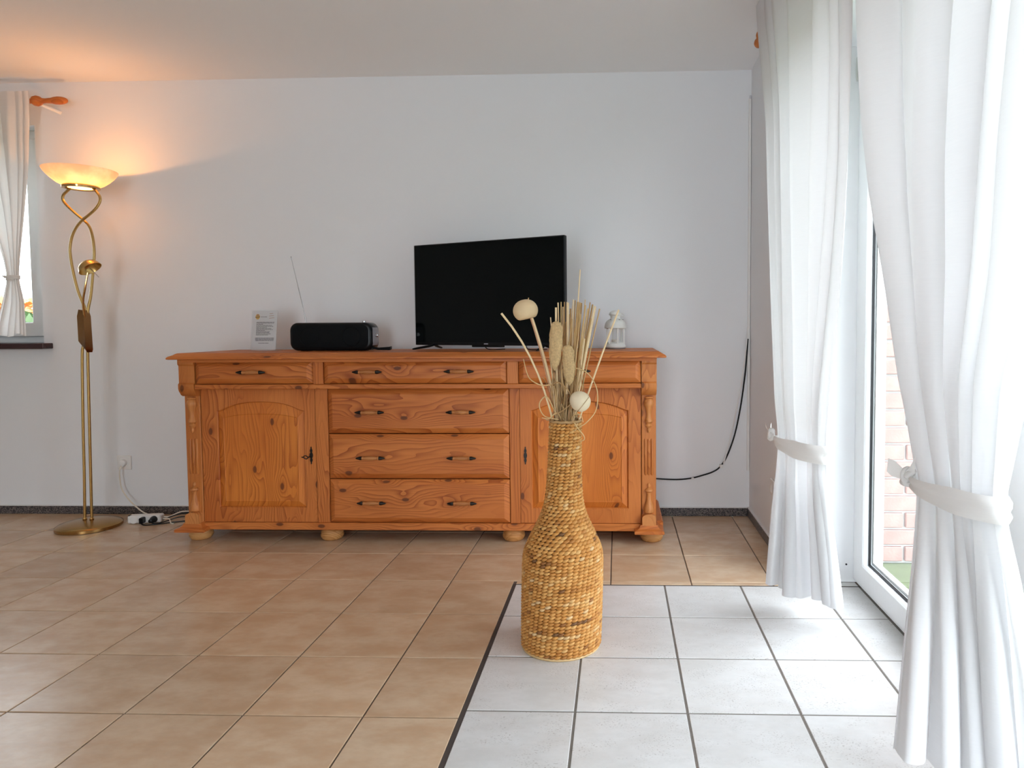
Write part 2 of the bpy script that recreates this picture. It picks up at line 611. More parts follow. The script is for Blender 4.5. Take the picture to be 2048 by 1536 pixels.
M['reed4'] = simple('reed_tan', (.46, .28, .11), .5, var=.18, vscale=22)
M['reed3'] = simple('reed_reddish', (.52, .28, .15), .55, var=.2, vscale=22)
M['tendril'] = simple('tendril_tan', (.46, .28, .12), .6, var=.25, vscale=30)
M['pod'] = simple('dried_pod', (.74, .56, .33), .6, var=.10, vscale=26, bmp=.25, bscale=60)
M['pod_p'] = simple('dried_pod_pale', (.80, .68, .48), .6, var=.08, vscale=26, bmp=.25, bscale=60)
M['luffa'] = simple('luffa_sponge', (.56, .385, .19), .85, var=.4, vscale=170, bmp=1.0, bscale=220)
M['straw'] = simple('straw_filler', (.42, .27, .13), .7, var=.4, vscale=50)
M['sill'] = simple('dark_sill', (.040, .009, .010), .16, var=.2, vscale=30)
M['brick'] = simple('red_brick', (.36, .20, .17), .85, var=.35, vscale=18, bmp=.5, bscale=90)
M['mortar'] = simple('mortar', (.50, .50, .48), .95, var=.12, vscale=60)
M['lawn'] = simple('lawn', (.12, .15, .07), .95, var=.5, vscale=6, bmp=.6, bscale=120)
M['leaf'] = simple('hedge_leaf', (.07, .12, .04), .6, var=.5, vscale=9)
M['leaf_o'] = simple('roof_orange_leaf', (.55, .22, .05), .6, var=.4, vscale=9)
M['bark'] = simple('bark', (.12, .08, .05), .9, var=.3)

# ------------------------------------------------------------------ room shell
YW, XR, HC = 3.779, 0.731, 2.444
XL, YB = -6.40, -3.20
DY0, DY1, DZ = 0.60, 2.798, 2.165          # terrace door opening in the right wall
WX0, WX1, WZ0, WZ1 = -4.00, -3.275, 0.985, 2.21


def struct(name, mb, m, **k):
    return tag(put(name, mb, m, **k), kind='structure')


b = MB()
b.box(WX1, XR + .36, YW, YW + .32, 0, HC).box(WX0, WX1, YW, YW + .32, 0, WZ0).box(WX0, WX1, YW, YW + .32, WZ1, HC).box(XL - .2, WX0, YW, YW + .32, 0, HC)
struct('wall_back', b, M['wall'], smooth=0)
b = MB()
b.box(XR, XR + .36, DY1, YW, 0, HC).box(XR, XR + .36, DY0, DY1, DZ, HC).box(XR, XR + .36, YB, DY0, 0, HC)
wr = struct('wall_right', b, M['wall'], smooth=0)
b = MB()
b.box(XR - .0, XR + .26, DY1 - .004, DY1 + .002, 0.0, DZ)
put('door_reveal', b, M['jamb'], wr, smooth=0)
b = MB().lathe([(.004, -.001), (.004, .001)], (.94, DY1 - .005, .074), 10, 'y')
put('screw_hole', b, M['gasket'], wr, smooth=0)
struct('wall_left', MB().box(XL - .2, XL, YB, YW, 0, HC), M['wall'], smooth=0)
b = MB()
b.box(XL - .2, XR + .36, YB - .2, YB, 2.25, HC).box(XL - .2, XR + .36, YB - .2, YB, 0, .05).box(XL - .2, -1.6, YB - .2, YB, .05, 2.25).box(-.4, XR + .36, YB - .2, YB, .05, 2.25)  # gap in this unseen wall is invented, sized for the fill light
struct('wall_rear', b, M['wall'], smooth=0)
struct('ceiling', MB().box(XL - .2, XR + .36, YB - .2, YW + .32, HC, HC + .15), M['ceil'], smooth=0)

# skirting: granite strips with a white joint on top
b = MB().box(XL, XR - .012, YW - .012, YW, 0, .046, .002)
bb = struct('baseboard_back', b, M['granite'])
put('joint', MB().box(XL, XR - .012, YW - .010, YW, .046, .050), M['caulk'], bb, smooth=0)
b = MB().box(XR - .012, XR, DY1 + .002, YW, 0, .046, .002)
br_ = struct('baseboard_right', b, M['granite'])
put('joint', MB().box(XR - .010, XR, DY1 + .002, YW, .046, .051), M['caulk'], br_, smooth=0)

# floor: grout bed plus every tile
floor = struct('floor', MB().box(XL, XR + .30, YB, YW, -.08, -.0035), M['grout_b'], smooth=0)
WTX, WTY, WP = -.430, 2.744, .3087
put('grout_bed', MB().box(WTX + .005, XR + .27, .27, WTY - .005, -.0035, -.0022), M['grout_w'], floor, smooth=0)
put('grout_border', MB().box(WTX - .006, WTX + .007, .27, WTY + .006, -.0035, -.0012).box(WTX + .007, XR + .26, WTY - .005, WTY + .004, -.0035, -.0012), M['grout_d'], floor, smooth=0)
_tc = {}


far_tiles = MB()


def tile(x0, x1, y0, y1, m, gap):
    x0 += gap / 2; x1 -= gap / 2; y0 += gap / 2; y1 -= gap / 2
    if x1 - x0 < .012 or y1 - y0 < .012:
        return
    if y1 < .55 or x1 < -5.1:                        # never in view: joined
        far_tiles.box(x0, x1, y0, y1, -.009, 0, mi=0 if m is M['tile_b'] else 1)
        return
    k = (round(x1 - x0, 4), round(y1 - y0, 4), m.name)
    if k not in _tc:
        a, c = k[0] / 2, k[1] / 2
        q = .0016
        ls = [[(-a, -c, -.009), (a, -c, -.009), (a, c, -.009), (-a, c, -.009)], [(-a, -c, -q), (a, -c, -q), (a, c, -q), (-a, c, -q)],
              [(-a + q, -c + q, 0), (a - q, -c + q, 0), (a - q, c - q, 0), (-a + q, c - q, 0)]]
        _tc[k] = mesh_of('floor_tile', MB().loops(ls), m, 0)
    put('floor_tile', _tc[k], m, floor, loc=((x0 + x1) / 2, (y0 + y1) / 2, 0))


TP = .333
xs = [.3005 + TP * c for c in range(-22, 2)]
xs = [x for x in xs if x > XL + .02] + [XR]
xs = [XL] + xs
ys = [YW] + [3.445 - TP * k for k in range(0, 19) if 3.445 - TP * k > YB + .03] + [YB]
for i in range(len(xs) - 1):
    for j in range(len(ys) - 1):
        x0, x1, y1, y0 = xs[i], xs[i + 1], ys[j], ys[j + 1]
        if x1 <= WTX + .001 or y0 >= WTY - .001 or y1 <= .27:
            tile(x0, x1, y0, y1, M['tile_b'], .0044)
            continue
        if y0 < .27 < y1:
            tile(x0, x1, y0, .27, M['tile_b'], .0044)
            y0 = .27
        if x0 < WTX < x1:
            tile(x0, WTX - .0045, y0, y1, M['tile_b'], .0044)
            x0 = WTX + .0045
        if y1 > WTY + .004:
            tile(x0, x1, WTY + .004, y1, M['tile_b'], .0044)
wxs = [WTX + WP * i for i in range(5)] + [XR + .245]
wys = [WTY - WP * j for j in range(9)]
for i in range(len(wxs) - 1):
    for j in range(len(wys) - 1):
        tile(wxs[i] + (.005 if i == 0 else 0), wxs[i + 1], wys[j + 1], wys[j] - (.003 if j == 0 else 0), M['tile_w'], .0066)
tile(XR + .004, XR + .245, WTY + .004, DY1 - .006, M['tile_w'], .003)
tag(put('floor_tiles_beyond', far_tiles, [M['tile_b'], M['tile_w']], floor, smooth=0), kind='stuff')

# terrace door in the right wall
door = struct('door_1', MB().ringframe('x', XR + .236, XR + .315, DY0, DY1 - .004, .012, DZ, .042, .042, .016, .045, .004), M['pvc'])


def leaf(y0, y1):
    z0, z1, wd = .030, DZ - .047, .098
    xa, xb = XR + .225, XR + .30
    lf = put('door_leaf', MB().ringframe('x', xa, xb, y0, y1, z0, z1, wd, wd, wd * .9, wd, .006), M['pvc'], door)
    i0, i1, k0, k1, t = y0 + wd, y1 - wd, z0 + wd * .9, z1 - wd, .0055
    put('gasket', MB().ringframe('x', xa + .022, xa + .030, i0, i1, k0, k1, t, t, t, t), M['gasket'], lf, smooth=0)
    put('spacer_bar', MB().ringframe('x', xa + .035, xa + .049, i0 + t, i1 - t, k0 + t, k1 - t, .011, .011, .011, .011), M['spacer'], lf, smooth=0)
    put('pane', MB().box(xa + .030, xa + .034, i0 + t, i1 - t, k0 + t, k1 - t), M['glass'], lf, smooth=0)
    for z in (2.02,):
        put('hinge', MB().lathe([(.007, 0), (.008, .004), (.008, .086), (.007, .09)], (xa - .006, y1 + .006 if y1 > 2 else y0 - .006, z), 12), M['spacer'], lf)
    return lf


leaf(1.745, DY1 - .046)
leaf(DY0 + .046, 1.690)
put('mullion_gasket', MB().box(XR + .262, XR + .29, 1.690, 1.745, .03, DZ - .047), M['gasket'], door, smooth=0)
put('mullion_cover', MB().box(XR + .218, XR + .262, 1.682, 1.752, .03, DZ - .047, .005), M['pvc'], door)

# window in the back wall
wy = YW + .10
win = struct('window_1', MB().ringframe('y', wy, wy + .07, WX0, WX1, WZ0, WZ1, .06, .06, .05, .06, .004), M['pvc'])
sx0, sx1, sz0, sz1 = WX0 + .05, WX1 - .05, WZ0 + .035, WZ1 - .05
sash = put('sash', MB().ringframe('y', wy - .018, wy + .05, sx0, sx1, sz0, sz1, .085, .085, .085, .085, .005), M['pvc'], win)
put('pane', MB().box(sx0 + .085, sx1 - .085, wy + .01, wy + .014, sz0 + .085, sz1 - .085), M['glass'], sash, smooth=0)
sill = MB().box(WX0 - .06, WX1 + .055, YW - .075, YW - .001, WZ0 - .032, WZ0, .004).box(WX0 + .002, WX1 - .002, YW - .001, wy, WZ0 - .002, WZ0, 0)
put('window_sill', sill, M['sill'], win)

# ------------------------------------------------------------------ outdoors
tag(put('ground', MB().box(-30, 1.0, 4.12, 30, -.3, -.12).box(1.12, 25, -15, 30, -.3, -.10), M['lawn'], smooth=0), kind='structure')
bw = struct('wall_outside', MB().box(1.14, 2.66, 3.315, 3.43, -.10, 2.72), M['mortar'], smooth=0)
bl, bh, bj = .24, .071, .012
bmesh_full = mesh_of('brick', MB().box(-bl / 2, bl / 2, -.02, .02, -bh / 2, bh / 2, .004), M['brick'], 0)
bmesh_half = mesh_of('brick', MB().box(-.057, .057, -.02, .02, -bh / 2, bh / 2, .004), M['brick'], 0)
for r in range(34):
    z = -.10 + bj + bh / 2 + r * (bh + bj)
    if z + bh / 2 > 2.72: break
    x = 1.14
    if r % 2:
        put('brick', bmesh_half, None, bw, loc=(x + .057, 3.318 - random.uniform(0, .003), z))
        x += .114 + bj
    while x + bl < 2.68:
        put('brick', bmesh_full, None, bw, loc=(x + bl / 2, 3.318 - random.uniform(0, .003), z))
        x += bl + bj
    if 2.66 - x > .1:
        put('brick', bmesh_half, None, bw, loc=(x + .057, 3.318, z))


def leafy(n, x0, x1, y0, y1, z0, z1, s, rs):
    r = random.Random(rs)
    b = MB()
    for _ in range(n):
        c = Vector((r.uniform(x0, x1), r.uniform(y0, y1), z0 + (z1 - z0) * r.random() ** .7))
        a = Vector((r.gauss(0, 1), r.gauss(0, 1), r.gauss(0, 1))).normalized() * s * r.uniform(.6, 1.2)
        t = a.orthogonal().normalized() * a.length * .5
        b.add([c - a, c + t, c + a, c - t], [(0, 1, 2, 3)])
    return b


h = thing('garden_hedge', 'clipped green hedge seen through the window beside the floor lamp', 'hedge', (-7.3, 8.3, -.12))
put('trunk', MB().tube([(0, 0, 0), (0, .05, .9)], [.05, .03], 8), M['bark'], h)
tag(put('foliage', leafy(5000, -2.2, 2.2, -.4, .4, .05, 1.40, .075, 3), M['leaf'], h, smooth=0, fix=False), kind='stuff')
h = thing('roof_stand_in', 'orange leafy stand-in for a far roof behind the green hedge outside the window', 'shrub', (-8.0, 9.6, -.12))  # orange foliage stands in for a distant house roof
put('trunk', MB().tube([(0, 0, 0), (.02, .03, 1.4)], [.05, .03], 8), M['bark'], h)
tag(put('foliage', leafy(2500, -1.5, 1.5, -.4, .4, .6, 1.62, .08, 4), M['leaf_o'], h, smooth=0, fix=False), kind='stuff')

# ------------------------------------------------------------------ pine sideboard
SB = thing('sideboard', 'long knotty pine sideboard with two arched doors, drawers and bun feet', 'sideboard', (-.98, 3.5, 0))


def sb(name, mb, m, parent=None, smooth=35):
    o = put(name, mb, m, parent or SB, smooth)
    if parent is None:
        o.location = (.98, -3.5, 0)
    return o


YU, YL, BK = 3.235, 3.275, 3.745
for nm, a in (('side_panel', (-2.128, -2.06, YL + .03, BK, .07, .91)), ('side_panel', (.113, .178, YL + .03, BK, .07, .91)), ('back_panel', (-2.06, .113, BK - .02, BK, .07, .91)),
              ('base_board', (-2.06, .113, YL + .03, BK - .02, .07, .10)), ('shelf_board', (-2.06, .113, YL + .04, BK - .02, .76, .785)), ('divider', (-1.46, -1.44, YL + .04, BK - .02, .1, .76)), ('divider', (-.515, -.495, YL + .04, BK - .02, .1, .76))):
    sb(nm, MB().box(*a), M['pine_v'], smooth=0)
# top with moulded edge
def ring(ix, iy, z, back=BK + .012):
    x0, x1, y0 = -2.168 + ix, .228 - ix, 3.188 + iy
    return [(x0, y0, z), (x1, y0, z), (x1, back, z), (x0, back, z)]
sb('top_board', MB().loops([ring(.008, .008, .912), ring(.0, .0, .914), ring(.0, .0, .921), ring(.006, .006, .927), ring(.020, .020, .933), ring(.030, .028, .940), ring(.036, .033, .9425)]), M['pine_h'], smooth=25)
sb('cornice', MB().box(-2.115, .17, 3.222, YL + .04, .897, .912), M['pine_h'])
sb('rail', MB().box(-2.060, .113, YU - .004, YL + .04, .766, .789, .003), M['pine_h'])
sb('bottom_rail', MB().box(-2.065, .113, YL - .010, YL + .04, .064, .099, .003), M['pine_h'])
for x0, x1 in ((-1.474, -1.425), (-.531, -.478)):
    sb('stile', MB().box(x0, x1, YU, YL + .04, .789, .897, .002), M['pine_v'])
for x0, x1 in ((-1.486, -1.424), (-.528, -.479)):
    sb('stile', MB().box(x0, x1, YL, YL + .04, .099, .766, .002), M['pine_v'])


def grip(x, y, z):
    """turned wooden grip between two dark iron tips, returned as two meshes"""
    g = MB().lathe([(.0065, -.042), (.0085, -.039), (.0075, -.034), (.0065, -.031), (.0085, -.024), (.0105, -.008), (.0108, .004), (.0095, .018), (.007, .030), (.008, .034), (.009, .039), (.0068, .043)], (x, y, z), 14, 'x')
    ts = []
    for s in (-1, 1):
        t = MB().lathe([(.0085, s * .042), (.0095, s * .048), (.008, s * .055), (.0055, s * .062), (.004, s * .068), (.0008, s * .073)], (x, y, z), 10, 'x')
        t.tube([(x + s * .045, y, z), (x + s * .046, y + .028, z)], .005, 8)
        ts.append(t)
    return g, ts


def drawer(x0, x1, z0, z1, yf, handles, bev=.026):
    gp = .0025
    x0 += gp; x1 -= gp; z0 += gp; z1 -= gp
    R = lambda i, y: [(x0 + i, y, z0 + i), (x1 - i, y, z0 + i), (x1 - i, y, z1 - i), (x0 + i, y, z1 - i)]
    b = MB().loops([R(0, yf + .03), R(0, yf + .002), R(.002, yf), R(bev * .85, yf - .012), R(bev, yf - .0135)])
    d = sb('drawer', b, M['pine_h'], smooth=20)
    for hx, hz in handles:
        g, t = grip(hx, yf - .034, hz)
        put('handle', g, M['pine_grip'], d)
        for q in t:
            put('handle_tip', q, M['iron'], d)
    return d


drawer(-2.060, -1.474, .789, .905, YU + .006, [(-1.767, .849)])
drawer(-1.425, -.531, .789, .905, YU + .006, [(-1.200, .849), (-.757, .850)])
drawer(-.478, .113, .789, .905, YU + .006, [(-.200, .850)])
for z0, z1, hz in ((.542, .764, .650), (.318, .542, .426), (.099, .318, .204)):
    drawer(-1.424, -.528, z0, z1, YL + .002, [(-1.206, hz), (-.760, hz)])


def cab_door(x0, x1, z0, z1, keyx, key):
    gp = .002
    x0 += gp; x1 -= gp; z0 += gp; z1 -= gp
    yf = YL + .003
    a0, a1, b0, b1, rise, sh = x0 + .078, x1 - .055, .172, .655, .040, .022
    if keyx < (x0 + x1) / 2:
        a0, a1 = x0 + .055, x1 - .060

    def arch(i, y, rise=rise):
        l = [(a0 + i, y, b0 + i), (a1 - i, y, b0 + i), (a1 - i, y, b1 - i)]
        n = 18
        u0, u1 = a1 - i - sh, a0 + i + sh
        for k in range(n + 1):
            t = k / n
            q = 2 * t - 1
            l.append((u0 + (u1 - u0) * t, y, b1 - i + rise * (1 - abs(q) ** 2.6) + .006))
        l.append((a0 + i, y, b1 - i))
        return l

    inner = arch(0, yf)
    n = len(inner)
    outer = [(x0, yf, z0), (x1, yf, z0), (x1, yf, z1)]
    for k in range(3, n - 1):
        t = (k - 3) / (n - 5)
        outer.append((x1 + (x0 - x1) * t, yf, z1))
    outer.append((x0, yf, z1))
    # frame: outer slab, face, moulded inner edge
    ob = [(p[0], yf + .024, p[2]) for p in outer]
    ins = arch(.004, yf + .006)
    inb = arch(.004, yf + .016)
    d = sb('door', MB().loops([ob, outer, inner, ins, inb], cap0=False, cap1=False), M['pine_v'], smooth=25)
    pn = MB().loops([arch(.004, yf + .020), arch(.004, yf + .010), arch(.028, yf - .001, .030), arch(.034, yf - .0035, .014), arch(.037, yf - .0015, .013)], cap0=True)
    put('panel', pn, M['pine_p'], d, smooth=22)
    # escutcheon
    e = MB()
    zc = .434
    prof = [(.0, .044), (.003, .040), (.002, .034), (.005, .029), (.0065, .022), (.004, .015), (.007, .009), (.0085, 0), (.007, -.009), (.004, -.015), (.0065, -.022), (.005, -.030), (.002, -.035), (.003, -.041), (.0, -.044)]
    poly = [(keyx + a, zc + z) for a, z in prof] + [(keyx - a, zc + z) for a, z in reversed(prof[1:-1])]
    e.prism(poly, yf - .0035, yf)
    put('escutcheon', e, M['iron'], d)
    if key:
        k = MB().tube([(keyx, yf - .001, zc - .003), (keyx, yf - .03, zc - .003)], .0032, 8)
        pts = [(keyx - .002 - .010 * (1 - math.cos(t)), yf - .036 - .004 * math.sin(t), zc - .003 + .0085 * math.sin(t)) for t in [2 * PI * q / 16 for q in range(17)]]
        k.tube(pts, .0026, 6)
        k.tube([(keyx - .021, yf - .036, zc - .003), (keyx - .032, yf - .038, zc - .002)], [.0045, .002], 8)
        put('key', k, M['iron'], d)
    return d


cab_door(-2.061, -1.486, .099, .766, -1.512, True)
cab_door(-.479, .113, .099, .766, -.452, False)

for x0, x1 in ((-2.138, -2.062), (.114, .184)):
    xc = (x0 + x1) / 2
    p = sb('corner_post', MB().box(x0, x1, YL - .002, YL + .06, .099, .80, .003), M['pine_post'])
    # projecting head block with a rounded foot and hollowed face
    prof = [(YU - .006, .911), (YL + .04, .911), (YL + .04, .735), (YL - .012, .730), (YL - .026, .737), (YL - .034, .748), (YU - .002, .757), (YU - .006, .770), (YU - .006, .790), (YU + .002, .797), (YU + .002, .880), (YU - .006, .888)]
    put('head_block', MB().prism(prof, x0 - .001, x1 + .001, 'x'), M['pine_post'], p, smooth=30)
    yc = YL - .004
    put('turning', MB().lathe([(.004, .725), (.018, .722), (.021, .716), (.016, .712), (.022, .704), (.0255, .692), (.0235, .680), (.017, .666), (.0125, .650), (.0115, .632), (.014, .618), (.019, .610), (.0205, .602), (.014, .596), (.012, .590), (.0165, .583), (.0135, .576), (.007, .570), (.009, .562), (.0075, .553), (.001, .545)], (xc, yc, 0), 20), M['pine_turn'], p)
    put('turning', MB().lathe([(.001, .302), (.007, .296), (.0085, .288), (.0055, .281), (.010, .276), (.018, .270), (.020, .263), (.013, .257), (.0105, .246), (.0115, .228), (.0155, .208), (.0215, .190), (.0255, .174), (.024, .160), (.016, .152), (.004, .149)], (xc, yc, 0), 20), M['pine_turn'], p)
    for k in (-1, 0, 1):
        put('reeding', MB().tube([(xc + k * .016, YL - .001, .338), (xc + k * .016, YL - .001, .345), (xc + k * .016, YL - .001, .512), (xc + k * .016, YL - .001, .519)], [.002, .0068, .0068, .002], 10), M['pine_post'], p)
    bx0, bx1 = x0 - .002, x1 + .002
    arch = [(bx0 + .004, .098), (bx1 - .004, .098)] + [(xc + (bx1 - xc - .004) * math.cos(t), .136 + .018 * math.sin(t)) for t in [PI * q / 10 for q in range(11)]]
    put('foot_block', MB().prism(arch, YL - .034, YL + .01), M['pine_turn'], p, smooth=30)
    L = lambda i, z: [(x0 - .036 + i, 3.212 + i, z), (x1 + .036 - i, 3.212 + i, z), (x1 + .036 - i, YL + .05, z), (x0 - .036 + i, YL + .05, z)]
    put('plinth_block', MB().loops([L(.006, .062), L(0, .065), L(0, .076), L(.003, .079), L(.018, .084), L(.026, .092), L(.030, .102)]), M['pine_h'], p, smooth=25)
sb('side_plinth', MB().box(.178, .222, YL + .05, BK, .064, .10, .008), M['pine_h'])
sb('side_plinth', MB().box(-2.178, -2.128, YL + .05, BK, .064, .10, .008), M['pine_h'])
for x, y in ((-2.115, 3.335), (-1.442, 3.338), (-.522, 3.338), (.165, 3.335), (-2.10, 3.69), (.15, 3.69)):
    sb('bun_foot', MB().lathe([(.040, 0), (.047, .004), (.055, .017), (.056, .027), (.0525, .033), (.0535, .037), (.0515, .045), (.043, .055), (.038, .064)], (x, y, 0), 28), M['pine_pale'])

TOP = .9425

# ------------------------------------------------------------------ television
tv = thing('television', 'slim black flat-screen television turned slightly on the sideboard', 'television', (-.663, 3.42, TOP), rz=math.atan2(-.36, .828))
hw, z0, z1 = .4515, .026, .553
fr = MB().box(-hw, hw, -.004, .022, z0, z1, .003).box(-.30, .30, .022, .060, z0 + .03, z1 - .16, .015)
put('housing', fr, M['black'], tv)
put('screen', MB().box(-hw + .006, hw - .006, -.0052, -.003, z0 + .016, z1 - .006), M['screen'], tv, smooth=0)
put('bezel_edge', MB().box(-hw - .0008, -hw + .002, -.0045, .01, z0, z1), M['silverp'], tv, smooth=0)
put('logo_plate', MB().box(-.012, .012, -.0056, -.0045, z0 + .006, z0 + .010), M['silverp'], tv, smooth=0)
put('chin', MB().box(-.09, .09, -.002, .03, z0 - .009, z0 + .002, .002), M['black'], tv)
for s in (-.33, .33):
    f = MB()
    f.tube([(s, .005, z0 + .004), (s + .012 * (1 if s > 0 else -1), -.03, z0 - .006), (s + .035 * (1 if s > 0 else -1), -.115, .0095), (s + .037 * (1 if s > 0 else -1), -.125, .0085)], [.007, .0065, .0055, .004], 8, flat=1.4)
    f.tube([(s, .005, z0 + .004), (s + .012 * (1 if s > 0 else -1), .035, z0 - .006), (s + .035 * (1 if s > 0 else -1), .10, .0095), (s + .037 * (1 if s > 0 else -1), .108, .0085)], [.007, .0065, .0055, .004], 8, flat=1.4)
    put('foot', f, M['black'], tv)
put('power_cable', MB().tube(crom([(-.07, .06, .12), (-.068, .075, .04), (-.05, .09, .004), (.02, .14, .004)]), .0025, 6), M['black'], tv)
put('aerial_cable', MB().tube(crom([(.19, .06, .12), (.19, .07, .03), (.195, .10, .004), (.26, .16, .004)]), .0025, 6), M['black'], tv)

# ------------------------------------------------------------------ radio
rd = thing('radio', 'black rounded portable radio with a raised antenna on the sideboard', 'radio', (-1.472, 3.44, TOP))


def rrect(x0, x1, z0, z1, r, n=7):
    l = []
    for cx, cz, a in ((x1 - r, z0 + r, -90), (x1 - r, z1 - r, 0), (x0 + r, z1 - r, 90), (x0 + r, z0 + r, 180)):
        for k in range(n + 1):
            t = math.radians(a + 90 * k / n)
            l.append((cx + r * math.cos(t), cz + r * math.sin(t)))
    return l


def slab(x0, x1, z0, z1, r, ys_):
    ls = []
    for y, i in ys_:
        ls.append([(p[0], y, p[1]) for p in rrect(x0 + i, x1 - i, z0 + i, z1 - i, max(.002, r - i))])
    return MB().loops(ls)


put('body', slab(-.213, .213, .003, .146, .040, [(0, .010), (.003, .004), (.010, 0), (.105, 0), (.118, .006)]), M['black'], rd)
put('grille', slab(-.198, .198, .014, .135, .034, [(-.0015, .003), (.0005, 0), (.004, 0)]), M['blackm'], rd)
for x in (-.11, .11):
    put('speaker_ring', MB().lathe([(.046, -.001), (.048, -.0025), (.050, -.001)], (x, -.001, .075), 28, 'y', cap=False), M['blackm'], rd)
put('badge', MB().box(-.022, .022, -.0035, -.001, .050, .058, .001), M['blackm'], rd)
put('end_cap', slab(.120, .2150, .0045, .1445, .044, [(.016, .004), (.022, 0), (.100, 0), (.106, .004)]), M['capgrey'], rd)
put('tuning_knob', MB().lathe([(.009, 0), (.011, .002), (.011, .011), (.009, .013)], (.2165, .055, .080), 20, 'x'), M['silver'], rd)
put('volume_knob', MB().lathe([(.009, 0), (.009, .006), (.007, .008)], (.160, .045, .1475), 18), M['silver'], rd)
an = put('antenna', MB().tube([(-.150, .060, .140), (-.156, .060, .178), (-.1562, .060, .179), (-.188, .060, .330), (-.1882, .060, .331), (-.222, .060, .486)], [.0034, .0034, .0022, .0022, .0015, .0015], 8), M['silver'], rd)
put('antenna_tip', MB().lathe([(.001, 0), (.0032, .002), (.0032, .007), (.001, .009)], (-.222, .060, .484), 10), M['silver'], an)
put('carry_strap', MB().loops([[(.205, .03, .022), (.205, .045, .022), (.205, .045, .010), (.205, .03, .010)], [(.235, .028, .016), (.235, .046, .016), (.235, .046, .004), (.235, .028, .004)], [(.295, .025, .020), (.295, .048, .020), (.295, .048, .003), (.295, .025, .003)], [(.302, .025, .022), (.302, .048, .022), (.302, .048, .008), (.302, .025, .008)]]), M['black'], rd)
put('strap_ring', MB().tube([(.206 + .006 * math.cos(t), .037, .008 + .006 * math.sin(t)) for t in [2 * PI * q / 12 for q in range(13)]], .0016, 6), M['silver'], rd)
for x in (-.15, .15):
    put('rubber_foot', MB().box(x - .02, x + .02, .03, .08, 0, .005, .001), M['black'], rd)

# ------------------------------------------------------------------ notice in a clear stand
sg = thing('notice_stand', 'clear acrylic stand with a printed notice, left of the black radio', 'notice', (-1.835, 3.46, TOP), rz=.04)
T = .16                                           # leaning back
def lean(x, z, y=0): return (x, y + z * math.sin(T), z * math.cos(T) + .0035)
def lplate(x0, x1, z0, z1, y0, y1):
    return MB().loops([[lean(x0, z0, y0), lean(x1, z0, y0), lean(x1, z1, y0), lean(x0, z1, y0)], [lean(x0, z0, y1), lean(x1, z0, y1), lean(x1, z1, y1), lean(x0, z1, y1)]])
put('paper', lplate(-.062, .064, .004, .208, 0, .0006), M['paper'], sg, smooth=0)
put('cover', lplate(-.066, .067, .0, .212, -.0030, -.0012), M['acryl'], sg, smooth=0)
put('back_plate', lplate(-.066, .067, .0, .212, .0012, .003), M['acryl'], sg, smooth=0)
put('base_plate', MB().box(-.066, .067, -.004, .075, 0, .003), M['acryl'], sg, smooth=0)
pr_ = MB()
rr = random.Random(5)
def line_(x0, x1, z, hgt=.0022):
    x = x0
    while x < x1 - .004:
        wl = min(rr.uniform(.006, .018), x1 - x)
        pr_.add([lean(x, z, -.0005), lean(x + wl, z, -.0005), lean(x + wl, z + hgt, -.0005), lean(x, z + hgt, -.0005)], [(0, 1, 2, 3)])
        x += wl + .0016
z = .148
for k, wd in enumerate((.092, .091, .034, .080, .087, .055, .079, .086, .048, .074, .072, .075, .064)):
    line_(-.041, -.041 + wd, z)
    z -= .0056
for wd, zz in ((.098, .064), (.096, .0575), (.093, .051)):
    line_(.004 - wd / 2, .004 + wd / 2, zz, .0028)
line_(-.026, .026, .038)
line_(-.020, .012, .176)
tag(put('printed_text', pr_, M['ink'], sg, smooth=0, fix=False), kind='stuff')
pl = MB()
for x0, x1, zz in ((.025, .043, .192), (.023, .047, .1805), (.023, .050, .169)):
    a = [lean(x0, zz, -.0005), lean(x1, zz + .002, -.0005), lean(x1, zz + .0042, -.0005), lean(x0, zz + .0022, -.0005)]
    pl.add(a, [(0, 1, 2, 3)])
put('printed_lines', pl, M['ink_r'], sg, smooth=0, fix=False)
def pdisc(cx, cz, rx, rz, y): return [lean(cx + rx * math.cos(t), cz + rz * math.sin(t), y) for t in [2 * PI * q / 20 for q in range(20)]]
em = MB().add(pdisc(-.036, .178, .0115, .0145, -.0005), [tuple(range(20))], 0)
em.add([lean(-.048, .173, -.0008), lean(-.024, .176, -.0008), lean(-.024, .179, -.0008), lean(-.048, .176, -.0008)], [(0, 1, 2, 3)], 1)
em.add(pdisc(-.036, .186, .006, .004, -.0008), [tuple(range(20))], 2)
put('printed_emblem', em, [M['ink_o'], M['ink'], M['ink_r']], sg, smooth=0, fix=False)

# ------------------------------------------------------------------ lantern
ln = thing('lantern', 'small cream metal candle lantern at the right end of the sideboard', 'lantern', (-.012, 3.60, TOP))
put('base', MB().lathe([(.050, .006), (.055, .008), (.056, .014), (.053, .020), (.049, .026), (.047, .030)], n=28), M['lantern'], ln)
put('base_rim', MB().lathe([(.049, 0), (.053, .001), (.054, .007), (.05, .008)], n=28), M['lantern_d'], ln)
hexp = [(.046 * math.cos(PI / 3 * k + PI / 6 + .28), .046 * math.sin(PI / 3 * k + PI / 6 + .28)) for k in range(6)]
for x, y in hexp:
    put('post', MB().box(x - .0042, x + .0042, y - .0042, y + .0042, .028, .113, .001), M['lantern'], ln)
for k in range(6):
    (xa, ya), (xb, yb) = hexp[k], hexp[(k + 1) % 6]
    put('pane', MB().add([(xa, ya, .03), (xb, yb, .03), (xb, yb, .113), (xa, ya, .113)], [(0, 1, 2, 3)]), M['glass'], ln, smooth=0)
    nx, ny = (xa + xb) / 2, (ya + yb) / 2
    t = Vector((xb - xa, yb - ya, 0)).normalized()
    for zz in (.033, .108):
        put('pane_rail', MB().tube([(xa, ya, zz), (xb, yb, zz)], .003, 6), M['lantern'], ln)
